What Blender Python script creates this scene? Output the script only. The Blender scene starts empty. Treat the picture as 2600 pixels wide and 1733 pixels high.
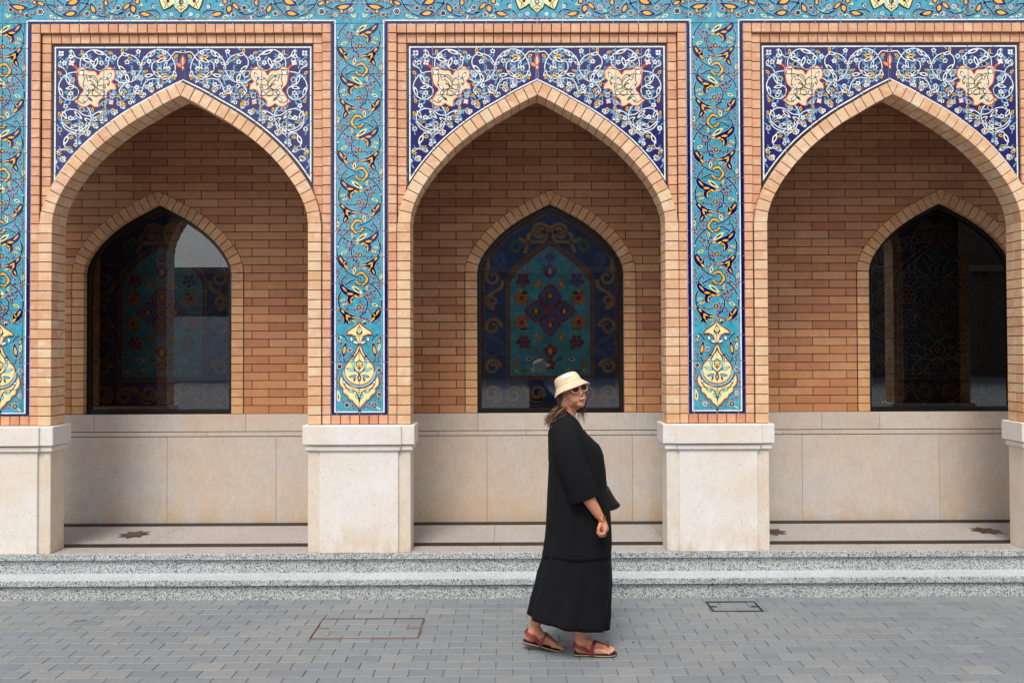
import bpy, bmesh, math, random
from mathutils import Vector, Matrix, noise
from mathutils.geometry import tessellate_polygon
random.seed(7)
SC = bpy.context.scene
COL = SC.collection
R = math.radians

# ------------------------------------------------------------------ camera
CX, CY, CZ = 3.7988, -5.6208, 1.8794
cam_d = bpy.data.cameras.new('camera')
cam_d.sensor_width = 36.0
cam_d.lens = 1903.0 / 2600 * 36
cam_d.shift_y = -18.8 / 2600
cam_d.clip_start = 0.05
cam_d.clip_end = 400
cam = bpy.data.objects.new('camera', cam_d)
COL.objects.link(cam)
yaw, pit, roll = 0.00432, 0.0147, -0.00338
cy_, sy_ = math.cos(yaw), math.sin(yaw)
F = Vector((sy_, cy_, 0)); Rt = Vector((cy_, -sy_, 0)); U = Vector((0, 0, 1))
F2 = F * math.cos(pit) + U * math.sin(pit); U2 = U * math.cos(pit) - F * math.sin(pit)
R3 = Rt * math.cos(roll) + U2 * math.sin(roll); U3 = U2 * math.cos(roll) - Rt * math.sin(roll)
cam.matrix_world = Matrix(((R3.x, U3.x, -F2.x, CX), (R3.y, U3.y, -F2.y, CY), (R3.z, U3.z, -F2.z, CZ), (0, 0, 0, 1)))
SC.camera = cam

# ------------------------------------------------------------------ sky, sun, exposure
SUN_EL, SUN_AZ = 58.0, -13.0        # azimuth measured from straight behind the camera, negative = left
w = bpy.data.worlds.new("World"); SC.world = w; w.use_nodes = True
nt = w.node_tree; nt.nodes.clear()
sky = nt.nodes.new('ShaderNodeTexSky'); sky.sky_type = 'NISHITA'; sky.sun_disc = False
sky.sun_elevation = R(SUN_EL); sky.sun_rotation = R(180 - SUN_AZ)
sky.air_density = 1.0; sky.dust_density = 3.0; sky.ozone_density = 1.0
hs = nt.nodes.new('ShaderNodeHueSaturation'); hs.inputs['Saturation'].default_value = 0.42
bg = nt.nodes.new('ShaderNodeBackground'); bg.inputs['Strength'].default_value = 0.135
wo = nt.nodes.new('ShaderNodeOutputWorld')
nt.links.new(sky.outputs[0], hs.inputs['Color']); nt.links.new(hs.outputs[0], bg.inputs[0]); nt.links.new(bg.outputs[0], wo.inputs[0])
sun_d = bpy.data.lights.new('sun', 'SUN'); sun_d.energy = 1.5; sun_d.angle = R(18); sun_d.color = (1.0, 0.965, 0.92)
sun = bpy.data.objects.new('sun', sun_d); COL.objects.link(sun)
az = R(SUN_AZ); el = R(SUN_EL)
sdir = Vector((math.sin(az) * math.cos(el), -math.cos(az) * math.cos(el), math.sin(el)))   # towards the sun
sun.rotation_euler = sdir.to_track_quat('Z', 'Y').to_euler()
SC.view_settings.view_transform = 'Standard'; SC.view_settings.look = 'None'
SC.view_settings.gamma = 1.0; SC.view_settings.exposure = 0.62
SC.view_settings.use_curve_mapping = False
SC.cycles.max_bounces = 8; SC.cycles.diffuse_bounces = 4; SC.cycles.glossy_bounces = 4
SC.cycles.transparent_max_bounces = 8; SC.cycles.use_denoising = True

# ------------------------------------------------------------------ materials
def lin(r, g, b):
    return tuple(((c / 255) / 12.92 if c / 255 <= .04045 else ((c / 255 + .055) / 1.055) ** 2.4) for c in (r, g, b)) + (1,)

class NT:
    def __init__(s, name):
        s.m = bpy.data.materials.new(name); s.m.use_nodes = True
        s.t = s.m.node_tree; s.b = s.t.nodes['Principled BSDF']
    def n(s, typ, **kw):
        o = s.t.nodes.new(typ)
        for k, v in kw.items():
            if hasattr(o, k) and k not in o.inputs: setattr(o, k, v)
            else: o.inputs[k].default_value = v
        return o
    def l(s, a, b): s.t.links.new(a, b)
    def pos(s, scale=(1, 1, 1), off=None):
        g = s.n('ShaderNodeNewGeometry'); mp = s.n('ShaderNodeMapping'); mp.inputs['Scale'].default_value = scale
        s.l(g.outputs['Position'], mp.inputs[0]); return mp.outputs[0]
    def noise(s, vec, scale, detail=4, rough=.6):
        o = s.n('ShaderNodeTexNoise'); o.inputs['Scale'].default_value = scale; o.inputs['Detail'].default_value = detail
        o.inputs['Roughness'].default_value = rough; s.l(vec, o.inputs['Vector']); return o.outputs['Fac']
    def ramp(s, fac, stops, interp='LINEAR'):
        o = s.n('ShaderNodeValToRGB'); cr = o.color_ramp; cr.interpolation = interp
        while len(cr.elements) < len(stops): cr.elements.new(.5)
        for e, (p, c) in zip(cr.elements, stops): e.position = p; e.color = c
        s.l(fac, o.inputs[0]); return o.outputs[0]
    def mix(s, fac, a, b, mode='MIX'):
        o = s.n('ShaderNodeMix'); o.data_type = 'RGBA'; o.blend_type = mode
        for sock, v in ((o.inputs[0], fac), (o.inputs[6], a), (o.inputs[7], b)):
            if hasattr(v, 'is_output'): s.l(v, sock)
            else: sock.default_value = v
        return o.outputs[2]
    def math(s, op, a, b=None):
        o = s.n('ShaderNodeMath'); o.operation = op
        for sock, v in ((o.inputs[0], a), (o.inputs[1], b)):
            if v is None: continue
            if hasattr(v, 'is_output'): s.l(v, sock)
            else: sock.default_value = v
        return o.outputs[0]
    def rnd(s):
        a = s.n('ShaderNodeObjectInfo').outputs['Random']
        b = s.n('ShaderNodeNewGeometry').outputs['Random Per Island']
        return s.math('FRACT', s.math('ADD', a, s.math('MULTIPLY', b, 7.31)))
    def bump(s, h, strength=.3, dist=.002):
        o = s.n('ShaderNodeBump'); o.inputs['Strength'].default_value = strength; o.inputs['Distance'].default_value = dist
        s.l(h, o.inputs['Height']); s.l(o.outputs[0], s.b.inputs['Normal'])

def g1(v): return (v, v, v, 1)
def brick_mat(name, cols, rough=.75, wear=.35, stain=None, salt=None):
    k = NT(name); r = k.rnd()
    base = k.ramp(r, [(i / (len(cols) - 1), c) for i, c in enumerate(cols)])
    p = k.pos()
    n1 = k.noise(p, 14, 5, .65)
    c = k.mix(wear, base, k.ramp(n1, [(.3, g1(.35)), (.5, g1(.5)), (.72, g1(.68))]), 'OVERLAY')
    n2 = k.noise(k.pos((1, 1, 6)), 60, 3)
    c = k.mix(.25, c, k.ramp(n2, [(.3, g1(.35)), (.7, g1(.65))]), 'OVERLAY')
    if salt:
        c = k.mix(k.ramp(k.noise(k.pos((1, 1, 1.6)), 11, 5, .7), [(.52, g1(0)), (.66, g1(salt))]), c, lin(244, 226, 200))
        c = k.mix(k.ramp(k.noise(p, 26, 5, .7), [(.60, g1(0)), (.74, g1(.5))]), c, lin(150, 92, 60))
    if stain:
        col, z0, z1, amt = stain      # efflorescence or damp that gathers on the lower courses
        sep = k.n('ShaderNodeSeparateXYZ'); k.l(p, sep.inputs[0])
        mr = k.n('ShaderNodeMapRange'); mr.inputs[1].default_value = z1; mr.inputs[2].default_value = z0
        k.l(sep.outputs[2], mr.inputs[0])
        n3 = k.noise(p, 9, 4)
        f = k.math('MULTIPLY', k.math('MULTIPLY', mr.outputs[0], k.ramp(n3, [(.35, g1(0)), (.65, g1(1))])), amt)
        c = k.mix(f, c, col)
    k.l(c, k.b.inputs['Base Color']); k.b.inputs['Roughness'].default_value = rough
    c9 = k.noise(p, 45, 6, .75)
    k.bump(k.math('ADD', k.noise(p, 160, 4), k.math('ADD', k.math('MULTIPLY', n2, .8), k.math('MULTIPLY', c9, 1.6))), .5, .0018)
    return k.m

M = {}
M['brick_frame'] = brick_mat('brick_frame', [lin(214, 156, 118), lin(220, 166, 128), lin(206, 146, 110), lin(224, 174, 134), lin(210, 152, 122)], stain=(lin(226, 184, 134), 1.2, 2.4, .45), salt=.28)
M['brick_jamb'] = brick_mat('brick_jamb', [lin(222, 178, 136), lin(228, 190, 150), lin(214, 164, 122), lin(224, 194, 156), lin(216, 168, 134)], stain=(lin(208, 156, 88), 1.1, 1.7, .55), salt=.42)
M['brick_sill'] = brick_mat('brick_sill', [lin(208, 148, 116), lin(198, 134, 104), lin(214, 158, 126), lin(218, 160, 118)])
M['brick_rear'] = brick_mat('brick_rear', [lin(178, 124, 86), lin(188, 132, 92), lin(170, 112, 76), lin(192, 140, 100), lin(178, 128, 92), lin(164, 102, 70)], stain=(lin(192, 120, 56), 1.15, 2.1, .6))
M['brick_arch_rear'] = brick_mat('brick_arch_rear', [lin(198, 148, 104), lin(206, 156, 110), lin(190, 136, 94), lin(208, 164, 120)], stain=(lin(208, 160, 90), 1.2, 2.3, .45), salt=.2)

def plain(name, col, rough=.6, metal=0, spec=.5, bumpamt=0, bscale=60):
    k = NT(name); k.b.inputs['Base Color'].default_value = col; k.b.inputs['Roughness'].default_value = rough
    k.b.inputs['Metallic'].default_value = metal; k.b.inputs['Specular IOR Level'].default_value = spec
    if bumpamt: k.bump(k.noise(k.pos(), bscale, 4), bumpamt, .002)
    return k.m
M['mortar'] = plain('mortar', lin(70, 48, 38), .95, bumpamt=.3, bscale=200)
M['mortar_front'] = plain('mortar_front', lin(78, 56, 44), .95, bumpamt=.3, bscale=200)
M['grout'] = plain('grout', lin(222, 226, 226), .9)

def glaze(name, col, vary=.12, rough=.13):
    k = NT(name); p = k.pos()
    n = k.noise(p, 22, 4, .7)
    lo = tuple(c * (1 - vary) for c in col[:3]) + (1,); hi = tuple(min(1, c * (1 + vary)) for c in col[:3]) + (1,)
    c = k.ramp(n, [(.3, lo), (.7, hi)])
    r = k.rnd(); c = k.mix(.12, c, k.ramp(r, [(0, g1(.35)), (1, g1(.65))]), 'OVERLAY')
    k.l(c, k.b.inputs['Base Color'])
    k.b.inputs['Roughness'].default_value = rough; k.b.inputs['Specular IOR Level'].default_value = .5
    k.bump(k.noise(p, 45, 3), .12, .002)
    return k.m
GL = ['turq', 'navy', 'white', 'cream', 'yellow', 'maroon', 'black', 'green', 'blue', 'orange', 'tan', 'rose', 'char', 'aqua', 'navy_sky']
glz = dict(turq=lin(68, 156, 178), navy_sky=lin(44, 38, 98), navy=lin(20, 14, 84), white=lin(232, 234, 232), cream=lin(240, 226, 160), yellow=lin(242, 178, 56),  # the spandrel blue is navy with the sky's reflection painted into it
           maroon=lin(140, 30, 52), black=lin(18, 16, 24), green=lin(26, 66, 58), blue=lin(98, 166, 204), orange=lin(212, 92, 52),
           tan=lin(232, 210, 172), rose=lin(228, 150, 120), char=lin(48, 48, 52), aqua=lin(150, 214, 226))
for kx, v in glz.items(): M['gl_' + kx] = glaze('glaze_' + kx, v, .3 if kx == 'turq' else .1)
GMATS = [M['gl_' + kx] for kx in GL]

def marble(name, base, c2, c3, rough=.45, sc=1.0, marks=.55):
    k = NT(name); p = k.pos()
    n1 = k.noise(p, 1.7 * sc, 6, .6); n2 = k.noise(p, 9 * sc, 5, .7)
    c = k.ramp(n1, [(.32, c2), (.5, base), (.68, c3)])
    c = k.mix(.35, c, k.ramp(n2, [(.35, g1(.42)), (.6, g1(.56))]), 'OVERLAY')
    n3 = k.noise(k.pos((1.5, 1.5, .8)), 26 * sc, 5, .75); c = k.mix(.4, c, k.ramp(n3, [(.38, g1(.40)), (.52, g1(.51)), (.7, g1(.56))]), 'OVERLAY')
    r = k.rnd(); c = k.mix(.25, c, k.ramp(r, [(0, g1(.40)), (1, g1(.58))]), 'OVERLAY')
    v = k.noise(k.pos((1, 1, 2.2)), 55, 3, .5)        # small dark fossil flecks
    c = k.mix(k.ramp(v, [(.64, g1(0)), (.70, g1(.75))]), c, tuple(q * .55 for q in base[:3]) + (1,))
    sep = k.n('ShaderNodeSeparateXYZ'); k.l(p, sep.inputs[0])          # water marks left near the floor
    mr = k.n('ShaderNodeMapRange'); mr.inputs[1].default_value = .58; mr.inputs[2].default_value = .31; k.l(sep.outputs[2], mr.inputs[0])
    f = k.math('MULTIPLY', k.math('MULTIPLY', mr.outputs[0], k.ramp(k.noise(k.pos((1, 1, .5)), 7, 5, .65), [(.44, g1(0)), (.62, g1(1))])), marks)
    c = k.mix(f, c, lin(196, 162, 112))
    k.l(c, k.b.inputs['Base Color']); k.b.inputs['Roughness'].default_value = rough
    k.bump(n2, .08, .003)
    return k.m
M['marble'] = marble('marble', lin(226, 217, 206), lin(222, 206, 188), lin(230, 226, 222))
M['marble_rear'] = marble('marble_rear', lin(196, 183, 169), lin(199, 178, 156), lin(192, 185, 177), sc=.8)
def granite(name, light, dark, mid, scale=230, amt=.46, rough=.7):
    k = NT(name); p = k.pos()
    v = k.n('ShaderNodeTexVoronoi'); v.inputs['Scale'].default_value = scale; k.l(p, v.inputs['Vector'])
    sep = k.n('ShaderNodeSeparateColor'); k.l(v.outputs['Color'], sep.inputs[0])
    c = k.ramp(sep.outputs[0], [(0, dark), (amt * .45, dark), (amt * .5, mid), (amt, mid), (amt + .05, light), (1, light)])
    c = k.mix(.3, c, k.ramp(k.noise(p, 3, 4), [(.35, g1(.4)), (.65, g1(.58))]), 'OVERLAY')
    r = k.rnd(); c = k.mix(.2, c, k.ramp(r, [(0, g1(.42)), (1, g1(.58))]), 'OVERLAY')
    k.l(c, k.b.inputs['Base Color']); k.b.inputs['Roughness'].default_value = rough
    k.bump(v.outputs['Distance'], .2, .002)
    return k.m
M['granite'] = granite('granite_flamed', lin(190, 194, 190), lin(62, 66, 68), lin(140, 146, 144), 195)
M['granite_tread'] = granite('granite_tread', lin(198, 202, 205), lin(122, 128, 134), lin(178, 183, 187), 260, .4, .45)
M['granite_floor'] = granite('granite_floor', lin(180, 174, 168), lin(116, 110, 106), lin(164, 157, 151), 260, .45, .4)
M['strip'] = marble('dark_marble', lin(34, 24, 22), lin(26, 17, 17), lin(50, 40, 36), .6, 4, 0)
M['marble_warm'] = marble('marble_warm', lin(218, 204, 186), lin(214, 192, 166), lin(222, 214, 204))
M['inlay'] = marble('brown_inlay', lin(60, 44, 34), lin(44, 32, 26), lin(100, 76, 58), .5, 4, 0)

k = NT('paver'); p = k.pos(); r = k.rnd()
c = k.ramp(r, [(0, lin(134, 138, 141)), (.3, lin(141, 144, 146)), (.6, lin(146, 148, 149)), (.85, lin(138, 142, 144)), (.95, lin(150, 151, 150)), (1, lin(156, 156, 154))])
n1 = k.noise(k.pos((3, 14, 1)), 7, 5, .7); n2 = k.noise(p, 1.1, 3)
c = k.mix(.55, c, k.ramp(n1, [(.3, g1(.34)), (.5, g1(.5)), (.7, g1(.6))]), 'OVERLAY')
c = k.mix(.5, c, k.ramp(n2, [(.35, lin(114, 123, 131)), (.65, lin(134, 134, 132))]), 'OVERLAY')
n4 = k.noise(p, 420, 2)
n5 = k.noise(p, 5.5, 5, .75); c = k.mix(k.ramp(n5, [(.56, g1(0)), (.72, g1(.30))]), c, lin(96, 98, 102))
n6 = k.noise(p, 38, 2, .5); c = k.mix(k.ramp(n6, [(.70, g1(0)), (.76, g1(.5))]), c, lin(84, 82, 80))
c = k.mix(.3, c, k.ramp(n4, [(.3, g1(.3)), (.7, g1(.7))]), 'OVERLAY')
k.l(c, k.b.inputs['Base Color']); k.b.inputs['Roughness'].default_value = .62
k.bump(k.math('ADD', n4, n1), .35, .0015); M['paver'] = k.m
M['joint_sand'] = plain('joint_sand', lin(122, 120, 116), .95, bumpamt=.4, bscale=300)

# ------------------------------------------------------------------ mesh helpers
class MB:
    def __init__(s): s.v = []; s.f = []; s.m = []
    def face(s, pts, mi=0):
        i = len(s.v); s.v += [tuple(p) for p in pts]; s.f.append(tuple(range(i, i + len(pts)))); s.m.append(mi)
    def box(s, x0, x1, y0, y1, z0, z1, mi=0, c=0.0):
        if c <= 0:
            i = len(s.v)
            s.v += [(x0, y0, z0), (x1, y0, z0), (x1, y1, z0), (x0, y1, z0), (x0, y0, z1), (x1, y0, z1), (x1, y1, z1), (x0, y1, z1)]
            for f in ((0, 3, 2, 1), (4, 5, 6, 7), (0, 1, 5, 4), (1, 2, 6, 5), (2, 3, 7, 6), (3, 0, 4, 7)):
                s.f.append(tuple(i + q for q in f)); s.m.append(mi)
            return
        # chamfered box: three nested rectangles joined as a hull
        X = (x0, x1); Y = (y0, y1); Z = (z0, z1); sg = (1, -1)
        i = len(s.v); idx = {}
        for a in (0, 1):
            for b in (0, 1):
                for d in (0, 1):
                    for ax in range(3):
                        q = [X[a] + sg[a] * c, Y[b] + sg[b] * c, Z[d] + sg[d] * c]
                        q[ax] = (X[a], Y[b], Z[d])[ax]
                        idx[(a, b, d, ax)] = len(s.v); s.v.append(tuple(q))
        def F(*ks): s.f.append(tuple(idx[k_] for k_ in ks)); s.m.append(mi)
        for ax in range(3):
            o1, o2 = [q for q in range(3) if q != ax]
            for e in (0, 1):
                ring = []
                for (p1, p2) in ((0, 0), (1, 0), (1, 1), (0, 1)):
                    t = [0, 0, 0]; t[ax] = e; t[o1] = p1; t[o2] = p2; ring.append((*t, ax))
                F(*ring)
            for p1 in (0, 1):
                for p2 in (0, 1):      # edges parallel to ax
                    t0 = [0, 0, 0]; t0[o1] = p1; t0[o2] = p2; t1 = list(t0); t1[ax] = 1
                    F((*t0, o1), (*t1, o1), (*t1, o2), (*t0, o2))
        for a in (0, 1):
            for b in (0, 1):
                for d in (0, 1): F((a, b, d, 0), (a, b, d, 1), (a, b, d, 2))
    def prism(s, poly, yf, yb, c=.0015, mi=0):
        """convex outline in (x, z) with a chamfered front at yf, going back to yb"""
        n = len(poly); cx = sum(p[0] for p in poly) / n; cz = sum(p[1] for p in poly) / n
        def ins(p):
            d = math.hypot(p[0] - cx, p[1] - cz) or 1; t = min(.45, c * 1.4 / d)
            return (p[0] + (cx - p[0]) * t, p[1] + (cz - p[1]) * t)
        fr = [ins(p) for p in poly]; i = len(s.v)
        s.v += [(p[0], yf, p[1]) for p in fr] + [(p[0], yf + c, p[1]) for p in poly] + [(p[0], yb, p[1]) for p in poly]
        s.f.append(tuple(i + q for q in range(n))); s.m.append(mi)
        for q in range(n):
            r_ = (q + 1) % n
            s.f.append((i + q, i + n + q, i + n + r_, i + r_)); s.m.append(mi)
            s.f.append((i + n + q, i + 2 * n + q, i + 2 * n + r_, i + n + r_)); s.m.append(mi)
        s.f.append(tuple(i + 2 * n + q for q in reversed(range(n)))); s.m.append(mi)
    def mesh(s, name, mats, smooth=False, fix=True):
        me = bpy.data.meshes.new(name); me.from_pydata(s.v, [], s.f)
        for m in (mats if isinstance(mats, (list, tuple)) else [mats]): me.materials.append(m)
        if any(s.m): me.polygons.foreach_set('material_index', s.m)
        if fix:
            b = bmesh.new(); b.from_mesh(me)
            if smooth: bmesh.ops.remove_doubles(b, verts=b.verts, dist=1e-5)
            bmesh.ops.recalc_face_normals(b, faces=b.faces); b.to_mesh(me); b.free()
        if smooth: me.polygons.foreach_set('use_smooth', [True] * len(me.polygons))
        me.update(); return me

def link(name, me, parent=None, loc=(0, 0, 0), rot=(0, 0, 0), scale=None):
    o = bpy.data.objects.new(name, me); COL.objects.link(o); o.location = loc; o.rotation_euler = rot
    if scale: o.scale = scale
    if parent: o.parent = parent
    return o
def thing(name, label, cat, loc=(0, 0, 0), group=None, rot=(0, 0, 0)):
    o = link(name, None, None, loc, rot); o['label'] = label; o['category'] = cat
    if group: o['group'] = group
    o.empty_display_size = .2
    return o
def tag(o, label, cat, group=None):
    o['label'] = label; o['category'] = cat
    if group: o['group'] = group
def copy_thing(root, loc, label):
    r = root.copy(); COL.objects.link(r); r.location = loc; r['label'] = label
    for ch in list(root.children):
        c = ch.copy(); COL.objects.link(c); c.parent = r
        for g in ch.children:
            d = g.copy(); COL.objects.link(d); d.parent = c
    return r

_cache = {}
def brick(parent, poly, yf, yb, mat, jit=.0010, name='brick', c=.0022):
    """one brick as an object of its own; alike bricks share their mesh"""
    n = len(poly); cx = sum(p[0] for p in poly) / n; cz = sum(p[1] for p in poly) / n
    key = (tuple((round(p[0] - cx, 4), round(p[1] - cz, 4)) for p in poly), round(yb - yf, 4), mat.name, c)
    me = _cache.get(key)
    if me is None:
        b = MB(); b.prism([(p[0] - cx, p[1] - cz) for p in poly], 0, yb - yf, c); me = _cache[key] = b.mesh(name, mat)
    j = random.uniform(-jit, jit)
    return link(name, me, parent, (cx, yf + j, cz), (random.gauss(0, .0016), random.gauss(0, .0022), random.gauss(0, .0035)))

# ------------------------------------------------------------------ painted-tile art: convex pieces in layers
class Art:
    DL = .00035
    def __init__(s): s.it = []
    def add(s, pts, col, L):
        xs = [p[0] for p in pts]; zs = [p[1] for p in pts]
        s.it.append((min(xs), max(xs), min(zs), max(zs), pts, GL.index(col), L))
    def poly(s, pts, col, L):
        t = tessellate_polygon([[Vector((p[0], p[1], 0)) for p in pts]])
        for a in t: s.add([pts[i] for i in a], col, L)
    def mirror(s, cx=0.0):
        for it in list(s.it):
            s.it.append((2 * cx - it[1], 2 * cx - it[0], it[2], it[3], [(2 * cx - p[0], p[1]) for p in it[4]], it[5], it[6]))
    def ribbon(s, path, w, col, L, taper=0.0, step=.008):
        P = smooth(path, step); n = len(P)
        if n < 2: return
        Lf, Rg = [], []
        for i, p in enumerate(P):
            a = P[max(0, i - 1)]; b = P[min(n - 1, i + 1)]
            dx, dz = b[0] - a[0], b[1] - a[1]; d = math.hypot(dx, dz) or 1
            t = i / (n - 1); ww = w(t) if callable(w) else w * (1 - taper * t)
            nx, nz = -dz / d * ww / 2, dx / d * ww / 2
            Lf.append((p[0] + nx, p[1] + nz)); Rg.append((p[0] - nx, p[1] - nz))
        for i in range(n - 1): s.add([Lf[i], Lf[i + 1], Rg[i + 1], Rg[i]], col, L)
    def vine(s, path, w, col, L, edge=None, ew=.0028, taper=0):
        if edge: s.ribbon(path, (lambda t: w * (1 - taper * t) + 2 * ew), edge, L)
        s.ribbon(path, w, col, L + 1, taper)
    def disc(s, x, z, r, col, L, n=10, rz=None, a0=0):
        rz = rz or r
        s.add([(x + r * math.cos(a0 + 6.2832 * i / n), z + rz * math.sin(a0 + 6.2832 * i / n)) for i in range(n)], col, L)
    def leaf(s, x, z, a, ln, wd, col, L, bend=0.0, edge=None, ew=.002, inner=None, iw=.4):
        """pointed leaf rising from (x, z) in direction a, optionally curved"""
        def spine(l0, l1, n=5):
            out = []
            for i in range(n + 1):
                t = l0 + (l1 - l0) * i / n; aa = a + bend * t
                out.append((x + math.cos(a + bend * t * .5) * ln * t, z + math.sin(a + bend * t * .5) * ln * t))
            return out
        prof = lambda t: wd * (math.sin(math.pi * min(1, t * 1.0)) ** .75 * (1.15 - .35 * t) + .02)
        if edge: s.ribbon(spine(-ew * 1.4 / ln, 1 + ew * 1.8 / ln), (lambda t: prof(t) + 2 * ew), edge, L, step=ln / 5)
        s.ribbon(spine(0, 1), prof, col, L + 1, step=ln / 5)
        if inner: s.ribbon(spine(.2, .75), (lambda t: prof(t) * iw), inner, L + 2, step=ln / 4)
    def flower(s, x, z, r, petals, col, L, center=None, dots=None, edge=None, a0=0.0, pr=.42):
        for i in range(petals):
            a = a0 + 6.2832 * i / petals; px, pz = x + r * .6 * math.cos(a), z + r * .6 * math.sin(a)
            if edge: s.disc(px, pz, r * pr + .0022, edge, L, 8)
            s.disc(px, pz, r * pr, col, L + 1, 8)
            if dots: s.disc(px, pz, r * pr * .5, dots, L + 2, 6)
        s.disc(x, z, r * .5, col, L + 1, 8)
        if center: s.disc(x, z, r * .27, center, L + 3, 8)
    def star(s, x, z, r, n, col, L, edge=None):
        for rr, cc, LL in (((r + .004, edge, L),) if edge else ()) + ((r, col, L + 1),):
            for i in range(n):
                a = 6.2832 * i / n; b = 3.1416 / n
                s.add([(x, z), (x + rr * .62 * math.cos(a - b), z + rr * .62 * math.sin(a - b)), (x + rr * math.cos(a), z + rr * math.sin(a)),
                       (x + rr * .62 * math.cos(a + b), z + rr * .62 * math.sin(a + b))], cc, LL)
    def sprig(s, path, col, L, w=.0032, leaf=.02, edge=None, every=.026):
        s.vine(path, w, col, L, edge, .0014)
        P = smooth(path, every); sd = 1
        for i in range(len(P) - 1):
            a = math.atan2(P[i + 1][1] - P[i][1], P[i + 1][0] - P[i][0])
            s.leaf(P[i][0], P[i][1], a + sd * .75, leaf, leaf * .36, col, L, bend=-sd * .6, edge=edge, ew=.0012); sd = -sd
        a = math.atan2(P[-1][1] - P[-2][1], P[-1][0] - P[-2][0])
        s.leaf(P[-1][0], P[-1][1], a, leaf * 1.1, leaf * .4, col, L, edge=edge, ew=.0012)

def smooth(path, step):
    """Catmull-Rom through the points, resampled about every step"""
    n = len(path); out = []
    for i in range(n - 1):
        p0 = path[max(0, i - 1)]; p1 = path[i]; p2 = path[i + 1]; p3 = path[min(n - 1, i + 2)]
        m = max(1, int(round(math.hypot(p2[0] - p1[0], p2[1] - p1[1]) / step)))
        for j in range(m):
            t = j / m; t2 = t * t; t3 = t2 * t
            out.append(tuple(.5 * (2 * p1[q] + (p2[q] - p0[q]) * t + (2 * p0[q] - 5 * p1[q] + 4 * p2[q] - p3[q]) * t2 + (3 * p1[q] - p0[q] - 3 * p2[q] + p3[q]) * t3) for q in (0, 1)))
    out.append(tuple(path[-1])); return out

def clip_rect(pts, x0, x1, z0, z1):
    for ax, lim, sg in ((0, x0, 1), (0, x1, -1), (1, z0, 1), (1, z1, -1)):
        if not pts: return pts
        out = []
        for i, p in enumerate(pts):
            q = pts[i - 1]; pi = (p[ax] - lim) * sg >= 0; qi = (q[ax] - lim) * sg >= 0
            if pi != qi:
                t = (lim - q[ax]) / (p[ax] - q[ax]); out.append((q[0] + (p[0] - q[0]) * t, q[1] + (p[1] - q[1]) * t))
            if pi: out.append(p)
        pts = out
    return pts

def make_tiles(art, xs, zs, gap=.0022, thick=.008):
    """cuts the art into tiles: one mesh per cell of the grid, origin at the cell's centre, face at y = 0"""
    res = []
    for i in range(len(xs) - 1):
        for j in range(len(zs) - 1):
            x0, x1, z0, z1 = xs[i] + gap, xs[i + 1] - gap, zs[j] + gap, zs[j + 1] - gap
            cx, cz = (x0 + x1) / 2, (z0 + z1) / 2; b = MB()
            for (a0, a1, b0, b1, pts, mi, L) in art.it:
                if a1 <= x0 or a0 >= x1 or b1 <= z0 or b0 >= z1: continue
                q = pts if (a0 >= x0 and a1 <= x1 and b0 >= z0 and b1 <= z1) else clip_rect(pts, x0, x1, z0, z1)
                if len(q) < 3: continue
                ar = sum(q[k_ - 1][0] * q[k_][1] - q[k_][0] * q[k_ - 1][1] for k_ in range(len(q)))
                if abs(ar) < 2e-8: continue
                if ar < 0: q = q[::-1]
                b.face([(p[0] - cx, -L * art.DL, p[1] - cz) for p in q], mi)
                if L == 0:            # the body of the tile below its glazed face
                    for k_ in range(len(q)):
                        p, r_ = q[k_ - 1], q[k_]
                        on = (abs(p[0] - r_[0]) < 1e-7 and (abs(p[0] - x0) < 1e-6 or abs(p[0] - x1) < 1e-6)) or (abs(p[1] - r_[1]) < 1e-7 and (abs(p[1] - z0) < 1e-6 or abs(p[1] - z1) < 1e-6))
                        if on: b.face([(p[0] - cx, 0, p[1] - cz), (p[0] - cx, thick, p[1] - cz), (r_[0] - cx, thick, r_[1] - cz), (r_[0] - cx, 0, r_[1] - cz)], mi)
            if b.f: res.append((cx, cz, b.mesh('tile', GMATS, fix=False)))
    return res

# ------------------------------------------------------------------ measures of the arcade (metres)
S = (5.6208 + .125) / 5.6208
def fz(z): return CZ + (z - CZ) * S
P = 2.68 * S
def pier_x(i): return CX + (2.68 * i - CX) * S
def bay_x(i): return (pier_x(i) + pier_x(i + 1)) / 2
HO = .957 * S                     # half the opening
PH = P / 2 - HO                   # half a pillar
TH = .2135 * S                    # half the tile strip
Y_ARCH, Y_FACE, Y_FRAME, Y_PANEL, Y_BACK = .112, .125, .146, .160, .292
Z_FLOOR, Z_BRICK, Z_TILE, Z_TOP = .305, fz(1.290), fz(1.3505 - .0), fz(4.306)
Z_TILE = 1.3505
CRS = (Z_TOP - Z_BRICK) / 42
Z_SPR = Z_BRICK + 21 * CRS
VW = .096                         # depth of the voussoirs
J = .0032                         # half a joint
ARC = [(0, 3.759), (.117, 3.70), (.224, 3.637), (.356, 3.561), (.49, 3.468), (.606, 3.374), (.70, 3.282), (.785, 3.182), (.855, 3.082), (.90, 3.002), (.93, 2.932), (.95, 2.86)]
ARC = [(x * S, fz(z)) for x, z in ARC] + [(HO, Z_SPR)]

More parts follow.
